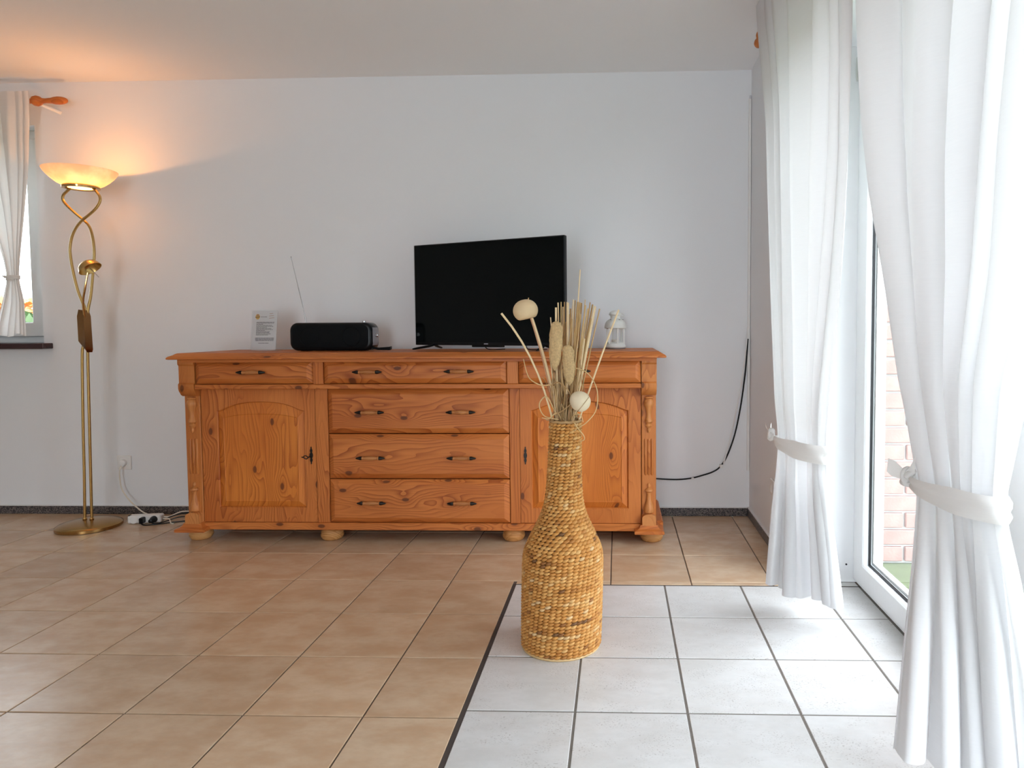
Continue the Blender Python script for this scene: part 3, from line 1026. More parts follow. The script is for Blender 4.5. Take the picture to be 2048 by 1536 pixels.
put('roof', MB().lathe([(.050, .108), (.057, .110), (.0575, .118), (.056, .124), (.0555, .126), (.053, .136), (.046, .147), (.036, .155), (.028, .159), (.025, .163), (.025, .171), (.027, .172)], n=28), M['lantern'], ln)
put('chimney', MB().lathe([(.025, .168), (.027, .176), (.033, .179), (.0335, .183), (.030, .192), (.022, .199), (.010, .203), (.003, .204)], n=24), M['lantern'], ln)
for a in (-1.0, -2.2, .2):
    put('vent_hole', MB().lathe([(.0038, 0), (.0038, .003)], (.041 * math.cos(a), .041 * math.sin(a), .1525), 10), M['lantern_d'], ln)
put('handle', MB().tube([(.026 + .010 * (1 - math.cos(t)) * 1.0, 0, .178 + .007 * math.sin(t)) for t in [2 * PI * q / 16 for q in range(17)]], .0015, 6), M['lantern'], ln)
put('candle', MB().lathe([(.019, .026), (.02, .028), (.02, .048), (.018, .05)], n=20), M['candle'], ln)

# ------------------------------------------------------------------ sockets, duct, cables
def outlet(name, label, loc, rz):
    t = thing(name, label, 'socket', loc, rz=rz)
    put('frame', MB().box(-.0405, .0405, -.009, 0, -.0405, .0405, .003), M['white'], t)
    put('insert', MB().lathe([(.0285, -.0100), (.0275, -.0105), (.020, -.0105), (.0195, -.006), (.002, -.006)], n=28, axis='y', cap=False), M['white'], t)
    for s in (-.0095, .0095):
        put('contact_hole', MB().lathe([(.0026, -.0066), (.0026, -.0058)], (s, 0, 0), 10, 'y'), M['gasket'], t)
    return t


outlet('wall_socket', 'white square wall socket near the floor beside the lamp pole', (-2.830, YW - .0005, .298), 0)
outlet('wall_socket', 'white wall socket low on the right wall beside the curtain', (XR - .0005, 3.185, .297), -PI / 2)

ps = thing('power_strip', 'white three-way power strip on the tiles between lamp and sideboard', 'power strip', (-2.590, 3.600, 0), rz=.16)
put('housing', MB().box(-.085, .085, -.024, .024, .003, .045, .006), M['white'], ps)
for k, x in enumerate((-.052, .0, .052)):
    put('socket', MB().lathe([(.0205, 0), (.0215, -.002), (.0195, -.0025), (.019, .001), (.002, .001)], (x, -.0245, .024), 22, 'y', cap=False), M['white'], ps)
put('switch', MB().box(-.081, -.074, -.020, .0, .043, .047, .001), M['gasket'], ps)
put('black_plug', MB().lathe([(.0185, -.024), (.0185, -.034), (.013, -.052), (.010, -.066), (.006, -.068)], (.052, 0, .024), 18, 'y'), M['black'], ps)
put('black_plug', MB().box(-.010, .010, -.060, -.022, .008, .040, .004), M['black'], ps)
put('power_cord', MB().tube(crom([(.02, .020, .030), (.0, .034, .034), (-.05, .072, .040), (-.11, .118, .062), (-.165, .150, .10), (-.205, .166, .155), (-.216, .170, .22), (-.214, .172, .268), (-.2085, .178, .284)]), .0036, 8), M['cord_w'], ps)
put('wall_plug', MB().lathe([(.0185, -.010), (.0190, -.020), (.017, -.028), (.010, -.031)], (-.2085, .171 + .040, .298), 20, 'y').box(-.214, -.203, .171 + .012, .171 + .03, .276, .30, .003), M['white'], ps)
for pts in ([(.088, .004, .028), (.115, .012, .026), (.15, .03, .040), (.19, .04, .045), (.30, .06, .03)], [(.088, -.004, .018), (.12, -.01, .02), (.135, -.025, .006), (.15, -.05, .0045), (.17, -.06, .0045)]):
    put('cream_lead', MB().tube(crom(pts), .0033, 8), M['cord_w'], ps)
for pts in ([(.052, -.066, .020), (.075, -.055, .006), (.12, -.02, .012), (.17, .0, .024), (.24, .03, .02), (.30, .05, .012)], [(0, -.058, .014), (.02, -.064, .004), (.07, -.06, .004), (.14, -.03, .0035), (.2, -.01, .0035), (.3, .03, .0035)], [(.085, .0, .012), (.11, .005, .022), (.16, .012, .036), (.22, .03, .04), (.30, .07, .03)]):
    put('black_lead', MB().tube(crom(pts), .003, 8), M['black'], ps)

dt = thing('cable_duct', 'thin white cable duct running down the corner of the walls', 'cable duct', (.724, YW, .255))
put('duct_base', MB().box(-.009, .0055, -.010, -.0002, 0, 2.035, .0012), M['white'], dt)
put('duct_lid', MB().box(-.0075, .004, -.0125, -.0095, .001, 2.034, .001), M['white'], dt)
put('duct_end', MB().box(-.006, .006, -.012, -.001, 2.035, 2.05, .002), M['silverp'], dt)

cbl = thing('wall_cable', 'black cable sagging along the wall from sideboard to corner duct', 'cable', (.45, 3.76, .2))
pts = crom([(.10, 3.755, .225), (.217, 3.765, .212), (.345, 3.768, .207), (.455, 3.768, .226), (.566, 3.768, .277), (.634, 3.766, .416), (.675, 3.765, .597), (.701, 3.764, .79), (.712, 3.762, .93), (.716, 3.762, .99)], 8)
o = put('black_lead', MB().tube([p - Vector((.45, 3.76, .2)) for p in pts], .0042, 8), M['black'], cbl)
pts = crom([(.585, 3.760, .298), (.612, 3.759, .40), (.647, 3.759, .56), (.680, 3.759, .74), (.704, 3.758, .93), (.714, 3.758, 1.05)], 8)
put('white_lead', MB().tube([p - Vector((.45, 3.76, .2)) for p in pts], .0034, 8), M['white'], cbl)
put('cable_clip', MB().box(-.009, .009, -.007, .012, -.005, .012, .002), M['white'], cbl, loc=(.123, .004, .080))
put('cable_clip', MB().box(-.007, .007, -.006, .012, -.005, .006, .002), M['white'], cbl, loc=(-.035, .006, .013))

# ------------------------------------------------------------------ floor lamp
LX, LY = -2.838, 3.51
lp = thing('floor_lamp', 'lit brass uplighter floor lamp with twisted tubes and alabaster bowl', 'floor lamp', (LX, LY, 0))
def lpt(x, z, y=0): return (x - LX, y, z)
put('base', MB().lathe([(.146, 0), (.151, .003), (.151, .017), (.148, .020), (.138, .026), (.11, .034), (.07, .040), (.03, .0425), (.002, .043)], n=56), M['brass_b'], lp, smooth=30)
ta = [(-2.862, .040), (-2.854, .311), (-2.85, .526), (-2.839, .9), (-2.830, .979), (-2.809, 1.098), (-2.812, 1.151), (-2.845, 1.257), (-2.867, 1.362), (-2.879, 1.454), (-2.877, 1.501), (-2.861, 1.553), (-2.832, 1.597), (-2.796, 1.633), (-2.762, 1.658), (-2.726, 1.692), (-2.706, 1.728), (-2.707, 1.756), (-2.725, 1.782), (-2.743, 1.803)]
tb = [(-2.824, .040), (-2.819, .311), (-2.815, .526), (-2.808, .9), (-2.803, .979), (-2.791, 1.138), (-2.775, 1.243), (-2.759, 1.374), (-2.75, 1.452), (-2.752, 1.518), (-2.766, 1.578), (-2.786, 1.614), (-2.817, 1.643), (-2.853, 1.675), (-2.889, 1.712), (-2.907, 1.74), (-2.903, 1.764), (-2.883, 1.784), (-2.860, 1.803)]
def wig(l, s):
    out = []
    for x, z in l:
        y = 0
        y = s * .011 * (math.exp(-((z - 1.637) / .075) ** 2) - math.exp(-((z - 1.12) / .10) ** 2))
        out.append(lpt(x, z, y))
    return out
put('tube', MB().tube(crom(wig(ta, -1), 6), .0068, 10), M['brass'], lp)
put('tube', MB().tube(crom(wig(tb, 1), 6), .0068, 10), M['brass'], lp)
for x, z in ((-2.862, .043), (-2.824, .043)):
    put('collar', MB().lathe([(.010, 0), (.011, .003), (.0085, .010), (.007, .011)], lpt(x, z), 14), M['brass_p'], lp)
# dimmer housing
dm = put('dimmer_housing', MB().loops([
    [lpt(-2.822, .985, -.028), lpt(-2.785, .94, -.030), lpt(-2.778, .94, -.005), lpt(-2.818, .985, .0)],
    [lpt(-2.828, 1.0, -.034), lpt(-2.787, .955, -.038), lpt(-2.776, .955, -.002), lpt(-2.822, 1.0, .004)],
    [lpt(-2.830, 1.13, -.034), lpt(-2.790, 1.13, -.040), lpt(-2.779, 1.13, -.004), lpt(-2.826, 1.13, .004)],
    [lpt(-2.826, 1.165, -.028), lpt(-2.795, 1.160, -.030), lpt(-2.785, 1.160, -.008), lpt(-2.822, 1.165, .0)]]), M['brass_d'], lp, smooth=50)
for z in (1.040, 1.062):
    put('switch', MB().lathe([(.004, 0), (.004, -.006), (.0015, -.011)], lpt(-2.829, z, -.016), 10, 'x'), M['black'], dm)
# reading arm
arm = put('reading_arm', MB().tube(crom([lpt(-2.792, 1.12, -.030), lpt(-2.785, 1.20, -.045), lpt(-2.762, 1.28, -.055), lpt(-2.745, 1.355, -.055)], 6), .0048, 8), M['brass_p'], lp)
c = MB()
ax = Vector((.30, -.10, -.95)).normalized()
q = Vector((0, 0, -1)).rotation_difference(ax).to_matrix()
tmp = MB().lathe([(.004, .030), (.020, .027), (.036, .018), (.046, .004), (.052, -.014), (.050, -.014), (.044, .002), (.034, .015), (.018, .024), (.003, .026)], n=28, cap=False)
cc = Vector(lpt(-2.735, 1.385, -.06))
Mx = Matrix.Rotation(.62, 3, 'Y').transposed()
tmp.v = [tuple(cc + Mx @ (Vector(p) * 1.05)) for p in tmp.v]
put('reading_shade', tmp, M['brass'], lp)
put('handle_rod', MB().tube([lpt(-2.722, 1.378, -.07), lpt(-2.672, 1.330, -.075)], .0022, 6), M['silver'], lp)
# bowl: carrier ring, bottom disc, glass
BX = -2.806 - LX
RZ = 1.892
put('bowl_ring', MB().lathe([(.058, 1.800), (.066, 1.796), (.083, 1.797), (.084, 1.806), (.080, 1.811), (.064, 1.811), (.058, 1.806), (.058, 1.800)], (BX, 0, 0), 48, cap=False), M['brass_p'], lp)
put('bottom_disc', MB().lathe([(.062, 1.802), (.030, 1.798), (.002, 1.797)], (BX, 0, 0), 40, cap=False), M['frost'], lp)
gp_ = [(.060, 1.809), (.082, 1.811), (.105, 1.823), (.128, 1.842), (.148, 1.863), (.160, 1.880), (.1655, 1.892), (.163, 1.8925), (.157, 1.882), (.145, 1.866), (.126, 1.846), (.103, 1.827), (.081, 1.815), (.061, 1.813)]
put('glass_bowl', MB().lathe(gp_, (BX, 0, 0), 64, cap=False), M['alab'], lp, smooth=60)
pl_ = bpy.data.lights.new('lamp_bulb', 'POINT')
pl_.energy = LAMP_W
pl_.color = (1.0, .40, .10)
pl_.shadow_soft_size = .010
lo = bpy.data.objects.new('lamp_bulb', pl_)
COL.objects.link(lo)
lo.parent = lp
lo.location = (BX, 0, RZ - .046)

# ------------------------------------------------------------------ curtains
def curtain_mesh(levels, nf, seed, ns=260, nz=110, hem=.10):
    """levels: (z, Lx, Ly, Rx, Ry, amp) from top to bottom; pleats run across from L to R"""
    rs = np.random.RandomState(seed)
    lv = np.array(sorted(levels))
    z = np.linspace(lv[0, 0], lv[-1, 0], nz)
    I = [np.interp(z, lv[:, 0], lv[:, k]) for k in range(1, 6)]
    ker = np.array([1, 2, 3, 2, 1.]); ker /= ker.sum()
    for k in range(5):
        p = np.pad(I[k], 2, mode='edge')
        q = np.convolve(p, ker, 'valid')
        q[0], q[-1] = I[k][0], I[k][-1]
        I[k] = q
    s = np.linspace(0, 1, ns)
    # uneven folded pleats: flat panel, tight return
    wd = rs.uniform(.5, 1.6, nf); wd = np.concatenate([[0], np.cumsum(wd)]); wd /= wd[-1]
    bx, by, tx = [0.0], [-1.0], [0.0]
    for q in range(nf):
        sp = rs.choice([rs.uniform(.22, .38), rs.uniform(.62, .80)])
        bx += [wd[q] + (wd[q + 1] - wd[q]) * sp, wd[q + 1]]
        by += [rs.uniform(.5, 1.2), rs.uniform(-1.2, -.6)]
    ker2 = np.hanning(11); ker2 /= ker2.sum()
    edge = np.minimum(1, np.minimum(s, 1 - s) * 14 + .15)
    p1, p2, p3 = rs.uniform(0, 6, 3)
    V = np.zeros((nz, ns, 3))
    for i in range(nz):
        L = np.array([I[0][i], I[1][i]]); R = np.array([I[2][i], I[3][i]]); a = I[4][i]
        t = R - L
        ln_ = np.linalg.norm(t); t = t / ln_
        n = np.array([t[1], -t[0]])
        sh = np.clip(s + .016 * np.sin(z[i] * 2.3 + p1 + s * 5) + .010 * np.sin(z[i] * 4.1 + p2 + s * 9), 0, 1)
        o = np.interp(sh, bx, by)
        o = np.convolve(np.pad(o, 5, mode='edge'), ker2, 'valid') + .14 * np.sin(s * 2 * PI * nf * .5 + p3 + z[i] * 2.6)
        g = np.gradient(o, s)
        off = a * o * edge
        tan = np.clip(-a * .09 * g / nf, -ln_ * .10, ln_ * .10) * edge
        V[i, :, 0] = L[0] + (R[0] - L[0]) * s + n[0] * off + t[0] * tan
        V[i, :, 1] = L[1] + (R[1] - L[1]) * s + n[1] * off + t[1] * tan
        V[i, :, 2] = z[i] + (.010 * np.sin(s * 9 + 1) if i == 0 else 0)
    b = MB()
    b.v = [tuple(p) for p in V.reshape(-1, 3)]
    b.f = [(j * ns + i, j * ns + i + 1, (j + 1) * ns + i + 1, (j + 1) * ns + i) for j in range(nz - 1) for i in range(ns - 1)]
    b.m = [0] * len(b.f)
    return b


def band(cx, cy, z, rx, ry, rot, h0, h1, tilt, seg=56, a0=0, a1=2 * PI):
    """fabric strip wound about the bundle; narrow (h0) at the knot, wide (h1) opposite"""
    b = MB()
    rows = 6
    vs = []
    for j in range(rows):
        for i in range(seg + 1):
            a = a0 + (a1 - a0) * i / seg
            k = .5 - .5 * math.cos(a)                    # 0 at the knot, 1 opposite
            hh = h0 + (h1 - h0) * min(1, k * 1.6)
            u = (j / (rows - 1) - .5) * hh
            rr_ = 1 + .02 * math.sin(7 * a + j) + .03 * math.sin(j * 2.2)
            x, y = rx * rr_ * math.cos(a), ry * rr_ * math.sin(a)
            vs.append((cx + x * math.cos(rot) - y * math.sin(rot), cy + x * math.sin(rot) + y * math.cos(rot), z + u - tilt * k))
    fs = [(j * (seg + 1) + i, j * (seg + 1) + i + 1, (j + 1) * (seg + 1) + i + 1, (j + 1) * (seg + 1) + i) for j in range(rows - 1) for i in range(seg)]
    return b.add(vs, fs)


def knot(c, s, d):
    """knotted cloth lump with two short ribbon ends; d = outward direction in plan"""
    c = Vector(c); d = Vector((d[0], d[1], 0)).normalized(); t = Vector((-d.y, d.x, 0))
    k = MB()
    for q in range(3):
        pts = []
        for i in range(15):
            a = 2 * PI * i / 14
            p = c + d * (.5 * s + .35 * s * math.cos(a + q * 2.1)) + t * (.55 * s * math.sin(a)) * math.cos(q * 1.05) + Vector((0, 0, 1)) * (.75 * s * math.sin(a + q * .6)) 
            pts.append(p)
        k.tube(pts, [.36 * s] * 15, 8, flat=.7)
    def ribbon(dirs):
        b = MB(); vs = []
        p = c + d * .4 * s
        for i, (v, wv, wd) in enumerate(dirs):
            p = p + Vector(v) * s
            wv = Vector(wv).normalized()
            vs += [p - wv * wd * s, p + wv * wd * s]
        fs = [(2 * i, 2 * i + 1, 2 * i + 3, 2 * i + 2) for i in range(len(dirs) - 1)]
        return b.add(vs, fs)
    e1 = ribbon([((0, 0, 0), t + Vector((0, 0, .4)), .35), (d * .5 + t * .5 + Vector((0, 0, .7)), t + Vector((0, 0, .2)), .5), (d * .4 + t * .5 + Vector((0, 0, 1.0)), t * .6 + Vector((0, 0, .9)), .55), (t * .3 + Vector((0, 0, .8)), t * .3 + Vector((0, 0, 1)), .12)])
    e2 = ribbon([((0, 0, 0), t - Vector((0, 0, .4)), .35), (d * .3 - t * .6 + Vector((0, 0, .25)), t * .3 + Vector((0, 0, 1)), .6), (-t * .9 + Vector((0, 0, .35)), t * .2 + Vector((0, 0, 1)), .85), (-t * .7 + Vector((0, 0, .3)), t * .1 + Vector((0, 0, 1)), .75)])
    return k, e1, e2


def make_curtain(name, label, levels, nf, seed, m, tie, kn, group=None):
    c = thing(name, label, 'curtain', (levels[-1][1], levels[-1][2], levels[-1][0]), group)
    b = curtain_mesh(levels, nf, seed)
    o = put('fabric', b, m, c, smooth=80, fix=False)
    off = -Vector(c.location)
    o.location = off
    bb_ = put('tie_band', band(*tie), M['tie'], c, smooth=60, fix=False)
    bb_.location = off
    k, e1, e2 = knot(*kn)
    for nm, mb_ in (('tie_knot', k), ('tie_end', e1), ('tie_end', e2)):
        q = put(nm, mb_, M['tie'], c, smooth=60, fix=False)
        q.location = off
    return c


# far curtain of the terrace door
make_curtain('curtain', 'white curtain tied back near the room corner, hem above the tiles',
             [(2.428, .606, 3.04, .606, 1.84, .012), (2.33, .603, 3.00, .603, 1.84, .010), (2.256, .603, 2.97, .606, 1.84, .014), (1.868, .600, 2.77, .622, 1.860, .028), (1.549, .595, 2.70, .628, 1.892, .032), (1.154, .575, 2.54, .628, 1.95, .030),
              (.80, .556, 2.385, .630, 2.06, .022), (.70, .548, 2.315, .630, 2.075, .016), (.66, .548, 2.31, .632, 2.08, .016), (.58, .552, 2.325, .655, 2.15, .022), (.44, .556, 2.38, .695, 2.24, .034), (.28, .562, 2.45, .735, 2.30, .042), (.085, .568, 2.54, .772, 2.335, .046)],
             7, 11, M['cloth'], (.589, 2.195, .676, .134, .052, math.atan2(-.24, .082) + PI, .022, .056, .012), ((.533, 2.322, .688), .021, (-.6, .2)), 'terrace door curtains')
# near curtain of the terrace door
make_curtain('curtain', 'large white curtain tied with a knotted band at the right picture edge',
             [(2.43, .606, 1.80, .606, .60, .012), (2.33, .604, 1.80, .604, .62, .010), (2.25, .610, 1.80, .608, .64, .016), (1.935, .656, 1.904, .655, .70, .044), (1.60, .679, 1.892, .695, .90, .050), (1.393, .691, 1.863, .722, 1.02, .050), (1.176, .704, 1.819, .750, 1.146, .040), (.93, .719, 1.768, .793, 1.34, .034),
              (.745, .731, 1.714, .818, 1.43, .022), (.69, .736, 1.693, .822, 1.455, .017), (.64, .735, 1.685, .828, 1.46, .018), (.50, .712, 1.650, .862, 1.46, .028), (.35, .680, 1.605, .888, 1.455, .036), (.08, .625, 1.525, .905, 1.415, .040)],
             6, 23, M['cloth'], (.779, 1.574, .672, .134, .052, math.atan2(-.238, .086) + PI, .026, .058, .010), ((.728, 1.701, .682), .024, (-.7, -.5)), 'terrace door curtains')
# window curtain at the left picture edge
make_curtain('curtain', 'short white curtain at the small window, tied in the middle, beside the lamp',
             [(2.36, -3.60, 3.666, -3.20, 3.666, .006), (2.31, -3.60, 3.666, -3.198, 3.666, .006), (2.20, -3.59, 3.668, -3.205, 3.668, .014), (1.95, -3.54, 3.668, -3.225, 3.668, .017), (1.70, -3.46, 3.668, -3.26, 3.668, .016), (1.45, -3.385, 3.668, -3.298, 3.668, .013), (1.37, -3.372, 3.668, -3.306, 3.668, .011), (1.33, -3.372, 3.668, -3.306, 3.668, .011),
              (1.22, -3.40, 3.668, -3.285, 3.668, .015), (1.03, -3.46, 3.668, -3.282, 3.668, .017)],
             6, 31, M['cloth_l'], (-3.339, 3.668, 1.352, .037, .022, 0.0, .020, .026, .006), ((-3.365, 3.650, 1.352), .007, (-.2, -1)))


def rod(label, p0, p1, r, brackets, fl=1.0, group=None):
    d = (Vector(p1) - Vector(p0)).normalized()
    t = thing('curtain_rod', label, 'curtain rod', p0, group)
    L_ = (Vector(p1) - Vector(p0)).length
    put('pole', MB().tube([(0, 0, 0), tuple(d * L_)], r, 14), M['rodwood'], t)
    for e, s in ((Vector((0, 0, 0)), -1), (d * L_, 1)):
        ax = 'x' if abs(d.x) > .5 else 'y'
        sg_ = s * (d.x if ax == 'x' else d.y)
        prof = [(r, -.015), (r * 1.9, -.010), (r * 2.1, .0), (r * 1.8, .010), (r * 1.05, .020), (r * .95, .034), (r * 1.15, .055), (r * 1.45, .066), (r * 1.6, .080), (r * 1.5, .094), (r * 1.15, .106), (r * .75, .112), (r * .2, .115)]
        f = MB().lathe([(a, sg_ * h_ * fl) for a, h_ in prof], tuple(e), 20, ax)
        put('finial', f, M['rodwood'], t)
    for o0, o1 in brackets:
        put('bracket', MB().tube([o0, o1], [.008, .011], 10), M['pvc'], t)
    return t


rod('wooden curtain rod above the terrace door, turned end just showing', (.633, .50, 2.316), (.633, 3.035, 2.316), .0135, [((0, 2.46, -.005), (.097, 2.46, -.02)), ((0, .12, -.005), (.097, .12, -.02))], .9)
rod('orange wooden curtain rod with turned finial over the small window', (-4.10, 3.692, 2.314), (-3.178, 3.692, 2.314), .0135, [((.922, 0, -.010), (.985, .085, -.040)), ((.10, 0, -.01), (.08, .085, -.03))], 1.5)

# ------------------------------------------------------------------ woven floor vase
VX, VY = -.193, 2.222
vs_ = thing('woven_vase', 'bottle-shaped floor vase woven from water hyacinth rope', 'vase', (VX, VY, 0))
VP = [(0, .126), (.012, .1275), (.094, .1285), (.204, .1290), (.29, .1285), (.311, .1265), (.330, .122), (.344, .1165), (.366, .1065), (.389, .096), (.417, .0815), (.445, .0695), (.473, .0615), (.501, .0565), (.556, .0525), (.613, .0500), (.70, .0485), (.748, .0485)]
def vr(z): return float(np.interp(z, [p[0] for p in VP], [p[1] for p in VP]))
def vcx(z): return .020 * z / .745
core = MB()
ls = []
for i in range(40):
    z = .004 + .744 * i / 39
    ls.append([(vcx(z) + (vr(z) - .004) * math.cos(2 * PI * k / 40), (vr(z) - .004) * math.sin(2 * PI * k / 40), z) for k in range(40)])
core.loops(ls, cap1=False)
put('inner_basket', core, M['core'], vs_, smooth=50)
put('base_ring', MB().tube([((vr(0) + .001) * math.cos(2 * PI * k / 48), (vr(0) + .001) * math.sin(2 * PI * k / 48), .0045) for k in range(49)], .0045, 8, cap=False), M['reed'], vs_)
put('rim_coil', MB().tube([(vcx(.75) + (vr(.75) + .001) * math.cos(2 * PI * k / 40), (vr(.75) + .001) * math.sin(2 * PI * k / 40), .7505 + .0012 * math.sin(k * 1.7)) for k in range(41)], .0048, 8, cap=False), M['tendril'], vs_)
ROWP = .0107
rv = random.Random(12)
nrow = int(.735 / ROWP) + 1
for r_ in range(nrow):
    z = .013 + r_ * ROWP
    R = vr(z)
    n = 44 if R > .122 else 20 if R < .0535 else 2 * round(PI * R / (.0186 if R > .07 else .0168))
    b = MB()
    att = []
    tone = rv.gauss(.60, .07)
    run0, run1 = (rv.randrange(n), rv.randint(3, 8)) if rv.random() < .42 else (0, 0)
    ph = r_ * .07
    slope = (vr(z + .01) - vr(z - .01)) / .02
    for k in range(n):
        a = 2 * PI * (k + ph + rv.uniform(-.06, .06)) / n
        half = PI / n * 1.45
        v0 = len(b.v)
        st = 6
        ring_ = []
        hh = .0057 * rv.uniform(.9, 1.12)
        for i in range(st):
            u = -1 + 2 * i / (st - 1)
            wv = max(.16, (1 - abs(u) ** 2.2) ** .75)
            aa = a + u * half
            zz = z + u * .0030                       # the twist of the rope
            rad = R + .0016 - .0034 * abs(u) + .0006 * u
            for j in range(6):
                t = 2 * PI * j / 6
                dr = .0068 * wv * math.cos(t)
                dz = hh * wv * math.sin(t)
                rr2 = rad + dr + slope * (dz)
                b.v.append((vcx(z) + rr2 * math.cos(aa), rr2 * math.sin(aa), zz + dz))
        for i in range(st - 1):
            for j in range(6):
                q = (j + 1) % 6
                b.f.append((v0 + i * 6 + j, v0 + (i + 1) * 6 + j, v0 + (i + 1) * 6 + q, v0 + i * 6 + q))
        b.f.append(tuple(v0 + j for j in range(6)))
        b.f.append(tuple(v0 + (st - 1) * 6 + j for j in reversed(range(6))))
        t0 = min(1, max(0, rv.gauss(tone, .15) - (rv.uniform(.2, .42) if (k - run0) % n < run1 else 0)))
        att += [t0] * (st * 6)
    b.m = [0] * len(b.f)
    me = mesh_of('woven_row', b, M['weave'], 70, fix=False)
    at = me.attributes.new('strand', 'FLOAT', 'POINT')
    at.data.foreach_set('value', att)
    put('woven_row', me, None, vs_)

# ------------------------------------------------------------------ dried arrangement in the vase
NX, NZ = VX + .020, .748                           # mouth of the vase
rq = random.Random(44)


def stem(name, label, cat, base, top, r0, r1, m, bend=(0, 0, 0), group=None, n=9):
    B, T_ = Vector(base), Vector(top)
    mid = (B + T_) / 2 + Vector(bend)
    pts = []
    for i in range(n):
        t = i / (n - 1)
        pts.append(B * (1 - t) ** 2 + mid * 2 * t * (1 - t) + T_ * t * t)
    o = put(name, MB().tube([p - B for p in pts], [r0 + (r1 - r0) * i / (n - 1) for i in range(n)], 7), m, loc=B)
    return tag(o, label, cat, group)


REEDS = [  # tip x, tip z, thickness, tone, mouth x
    (-.194, 1.138, 3.2, 1, -.188), (-.201, 1.122, 5.2, 0, -.194), (-.184, 1.140, 2.4, 1, -.178), (-.219, 1.090, 2.6, 1, -.204),
    (-.178, 1.124, 3.4, 0, -.180), (-.173, 1.140, 3.0, 0, -.170), (-.165, 1.140, 2.6, 1, -.166), (-.161, 1.138, 4.2, 0, -.172),
    (-.153, 1.118, 4.4, 0, -.164), (-.144, 1.147, 3.0, 1, -.158), (-.138, 1.145, 2.8, 1, -.152), (-.129, 1.140, 5.4, 0, -.160),
    (-.122, 1.138, 4.6, 0, -.150), (-.117, 1.136, 3.4, 1, -.148), (-.105, 1.147, 2.2, 1, -.146), (-.104, 1.129, 4.0, 0, -.152),
    (-.089, 1.138, 3.0, 1, -.150), (-.081, 1.131, 4.4, 0, -.156), (-.074, 1.126, 4.2, 1, -.144), (-.071, 1.124, 3.0, 0, -.148),
    (-.058, 1.117, 3.2, 1, -.142), (-.223, .990, 2.4, 1, -.200), (-.161, 1.010, 2.8, 1, -.176), (-.150, 1.085, 3.6, 0, -.182),
    (-.133, 1.090, 3.2, 1, -.178), (-.112, 1.070, 4.8, 0, -.150), (-.100, 1.095, 3.0, 1, -.150), (-.190, 1.060, 3.0, 0, -.190),
    (-.168, 1.075, 3.4, 1, -.186), (-.093, 1.050, 3.6, 0, -.146), (-.140, 1.030, 4.0, 1, -.168), (-.208, 1.05, 2.6, 0, -.198),
    (-.120, 1.10, 2.6, 1, -.165), (-.085, 1.085, 2.8, 0, -.15), (-.175, 1.02, 3.4, 2, -.186), (-.145, 1.128, 3.2, 1, -.172), (-.108, 1.02, 3.8, 1, -.152), (-.096, 1.118, 3.6, 2, -.16), (-.158, 1.10, 2.8, 1, -.176), (-.128, 1.03, 3.2, 0, -.16)]
REED_LABEL = 'upright straw-coloured reed in the bunch filling the woven vase'
for i, (tx, tz, th, tn, mx_) in enumerate(REEDS):
    dy = rq.uniform(-.045, .05)
    k = 1 + dy / VY
    top = ((tx) * k, VY + dy, 1.0556 + (tz - 1.0556) * k)
    my = VY + max(-.03, min(.03, dy * .6))
    # foot of the stem deep inside the neck, in line with tip and mouth
    mouth = Vector((mx_ if abs(mx_ - NX) < .034 else NX + .034 * (1 if mx_ > NX else -1), my, NZ))
    d = (Vector(top) - mouth).normalized()
    foot = mouth - d * .10
    foot.x = max(NX - .038, min(NX + .036, foot.x)); foot.y = max(VY - .034, min(VY + .034, foot.y))
    stem('dried_reed', REED_LABEL, 'reed', foot, top, th * .00076, th * .00068, (M['reed'], M['reed2'], M['reed4'])[(tn + i) % 3], (rq.uniform(-.006, .006), rq.uniform(-.006, .006), 0), 'straw reeds in the woven vase')
stem('dried_reed', 'tallest thin reed rising above the whole bunch in the vase', 'reed', (-.165, VY + .01, .65), (-.122, VY + .02, 1.246), .0026, .0021, M['reed2'])
stem('dried_reed', 'reed bending far out to the left of the woven vase', 'reed', (-.196, VY - .02, .66), (-.372, VY - .05, 1.103), .0032, .0036, M['reed2'], (.050, 0, .055))
stem('dried_reed', 'reed leaning far out to the right past the lantern', 'reed', (-.158, VY - .01, .66), (.004, VY - .02, 1.113), .0030, .0030, M['reed2'], (-.012, 0, -.012))

# gourd-like pod on stems
pd = thing('dried_pod', 'large round tan pod on thin stems leaning left above the vase', 'dried pod', (-.297, VY - .03, 1.112))
pr2 = []
Rp = .0405
for i in range(20):
    t = PI * i / 19
    z = -Rp * math.cos(t) * .88
    pr2.append((max(.0008, Rp * math.sin(t) ** .92), max(z, -.027)))
pod = MB().lathe(pr2, n=36)
rot = Matrix.Rotation(-.22, 3, 'Y')
pod.v = [tuple(rot @ Vector(p)) for p in pod.v]
put('pod_shell', pod, M['pod'], pd, smooth=60)
for k, (dx, m) in enumerate(((.0, 'reed3'), (.006, 'reed2'), (.011, 'reed2'))):
    a = Vector((.016 + dx * .6, .0, -.024))
    bpt = Vector((.098 + dx, .02, -.46 + .07))
    mid = (a + bpt) / 2 + Vector((.010, 0, .02))
    put('stem', MB().tube([a * (1 - t) ** 2 + mid * 2 * t * (1 - t) + bpt * t * t for t in [i / 10 for i in range(11)]], .0022, 6), M[m], pd)
put('stem_tip', MB().tube([(.009, 0, .030), (.0105, 0, .041)], [.002, .0016], 6), M['reed'], pd)
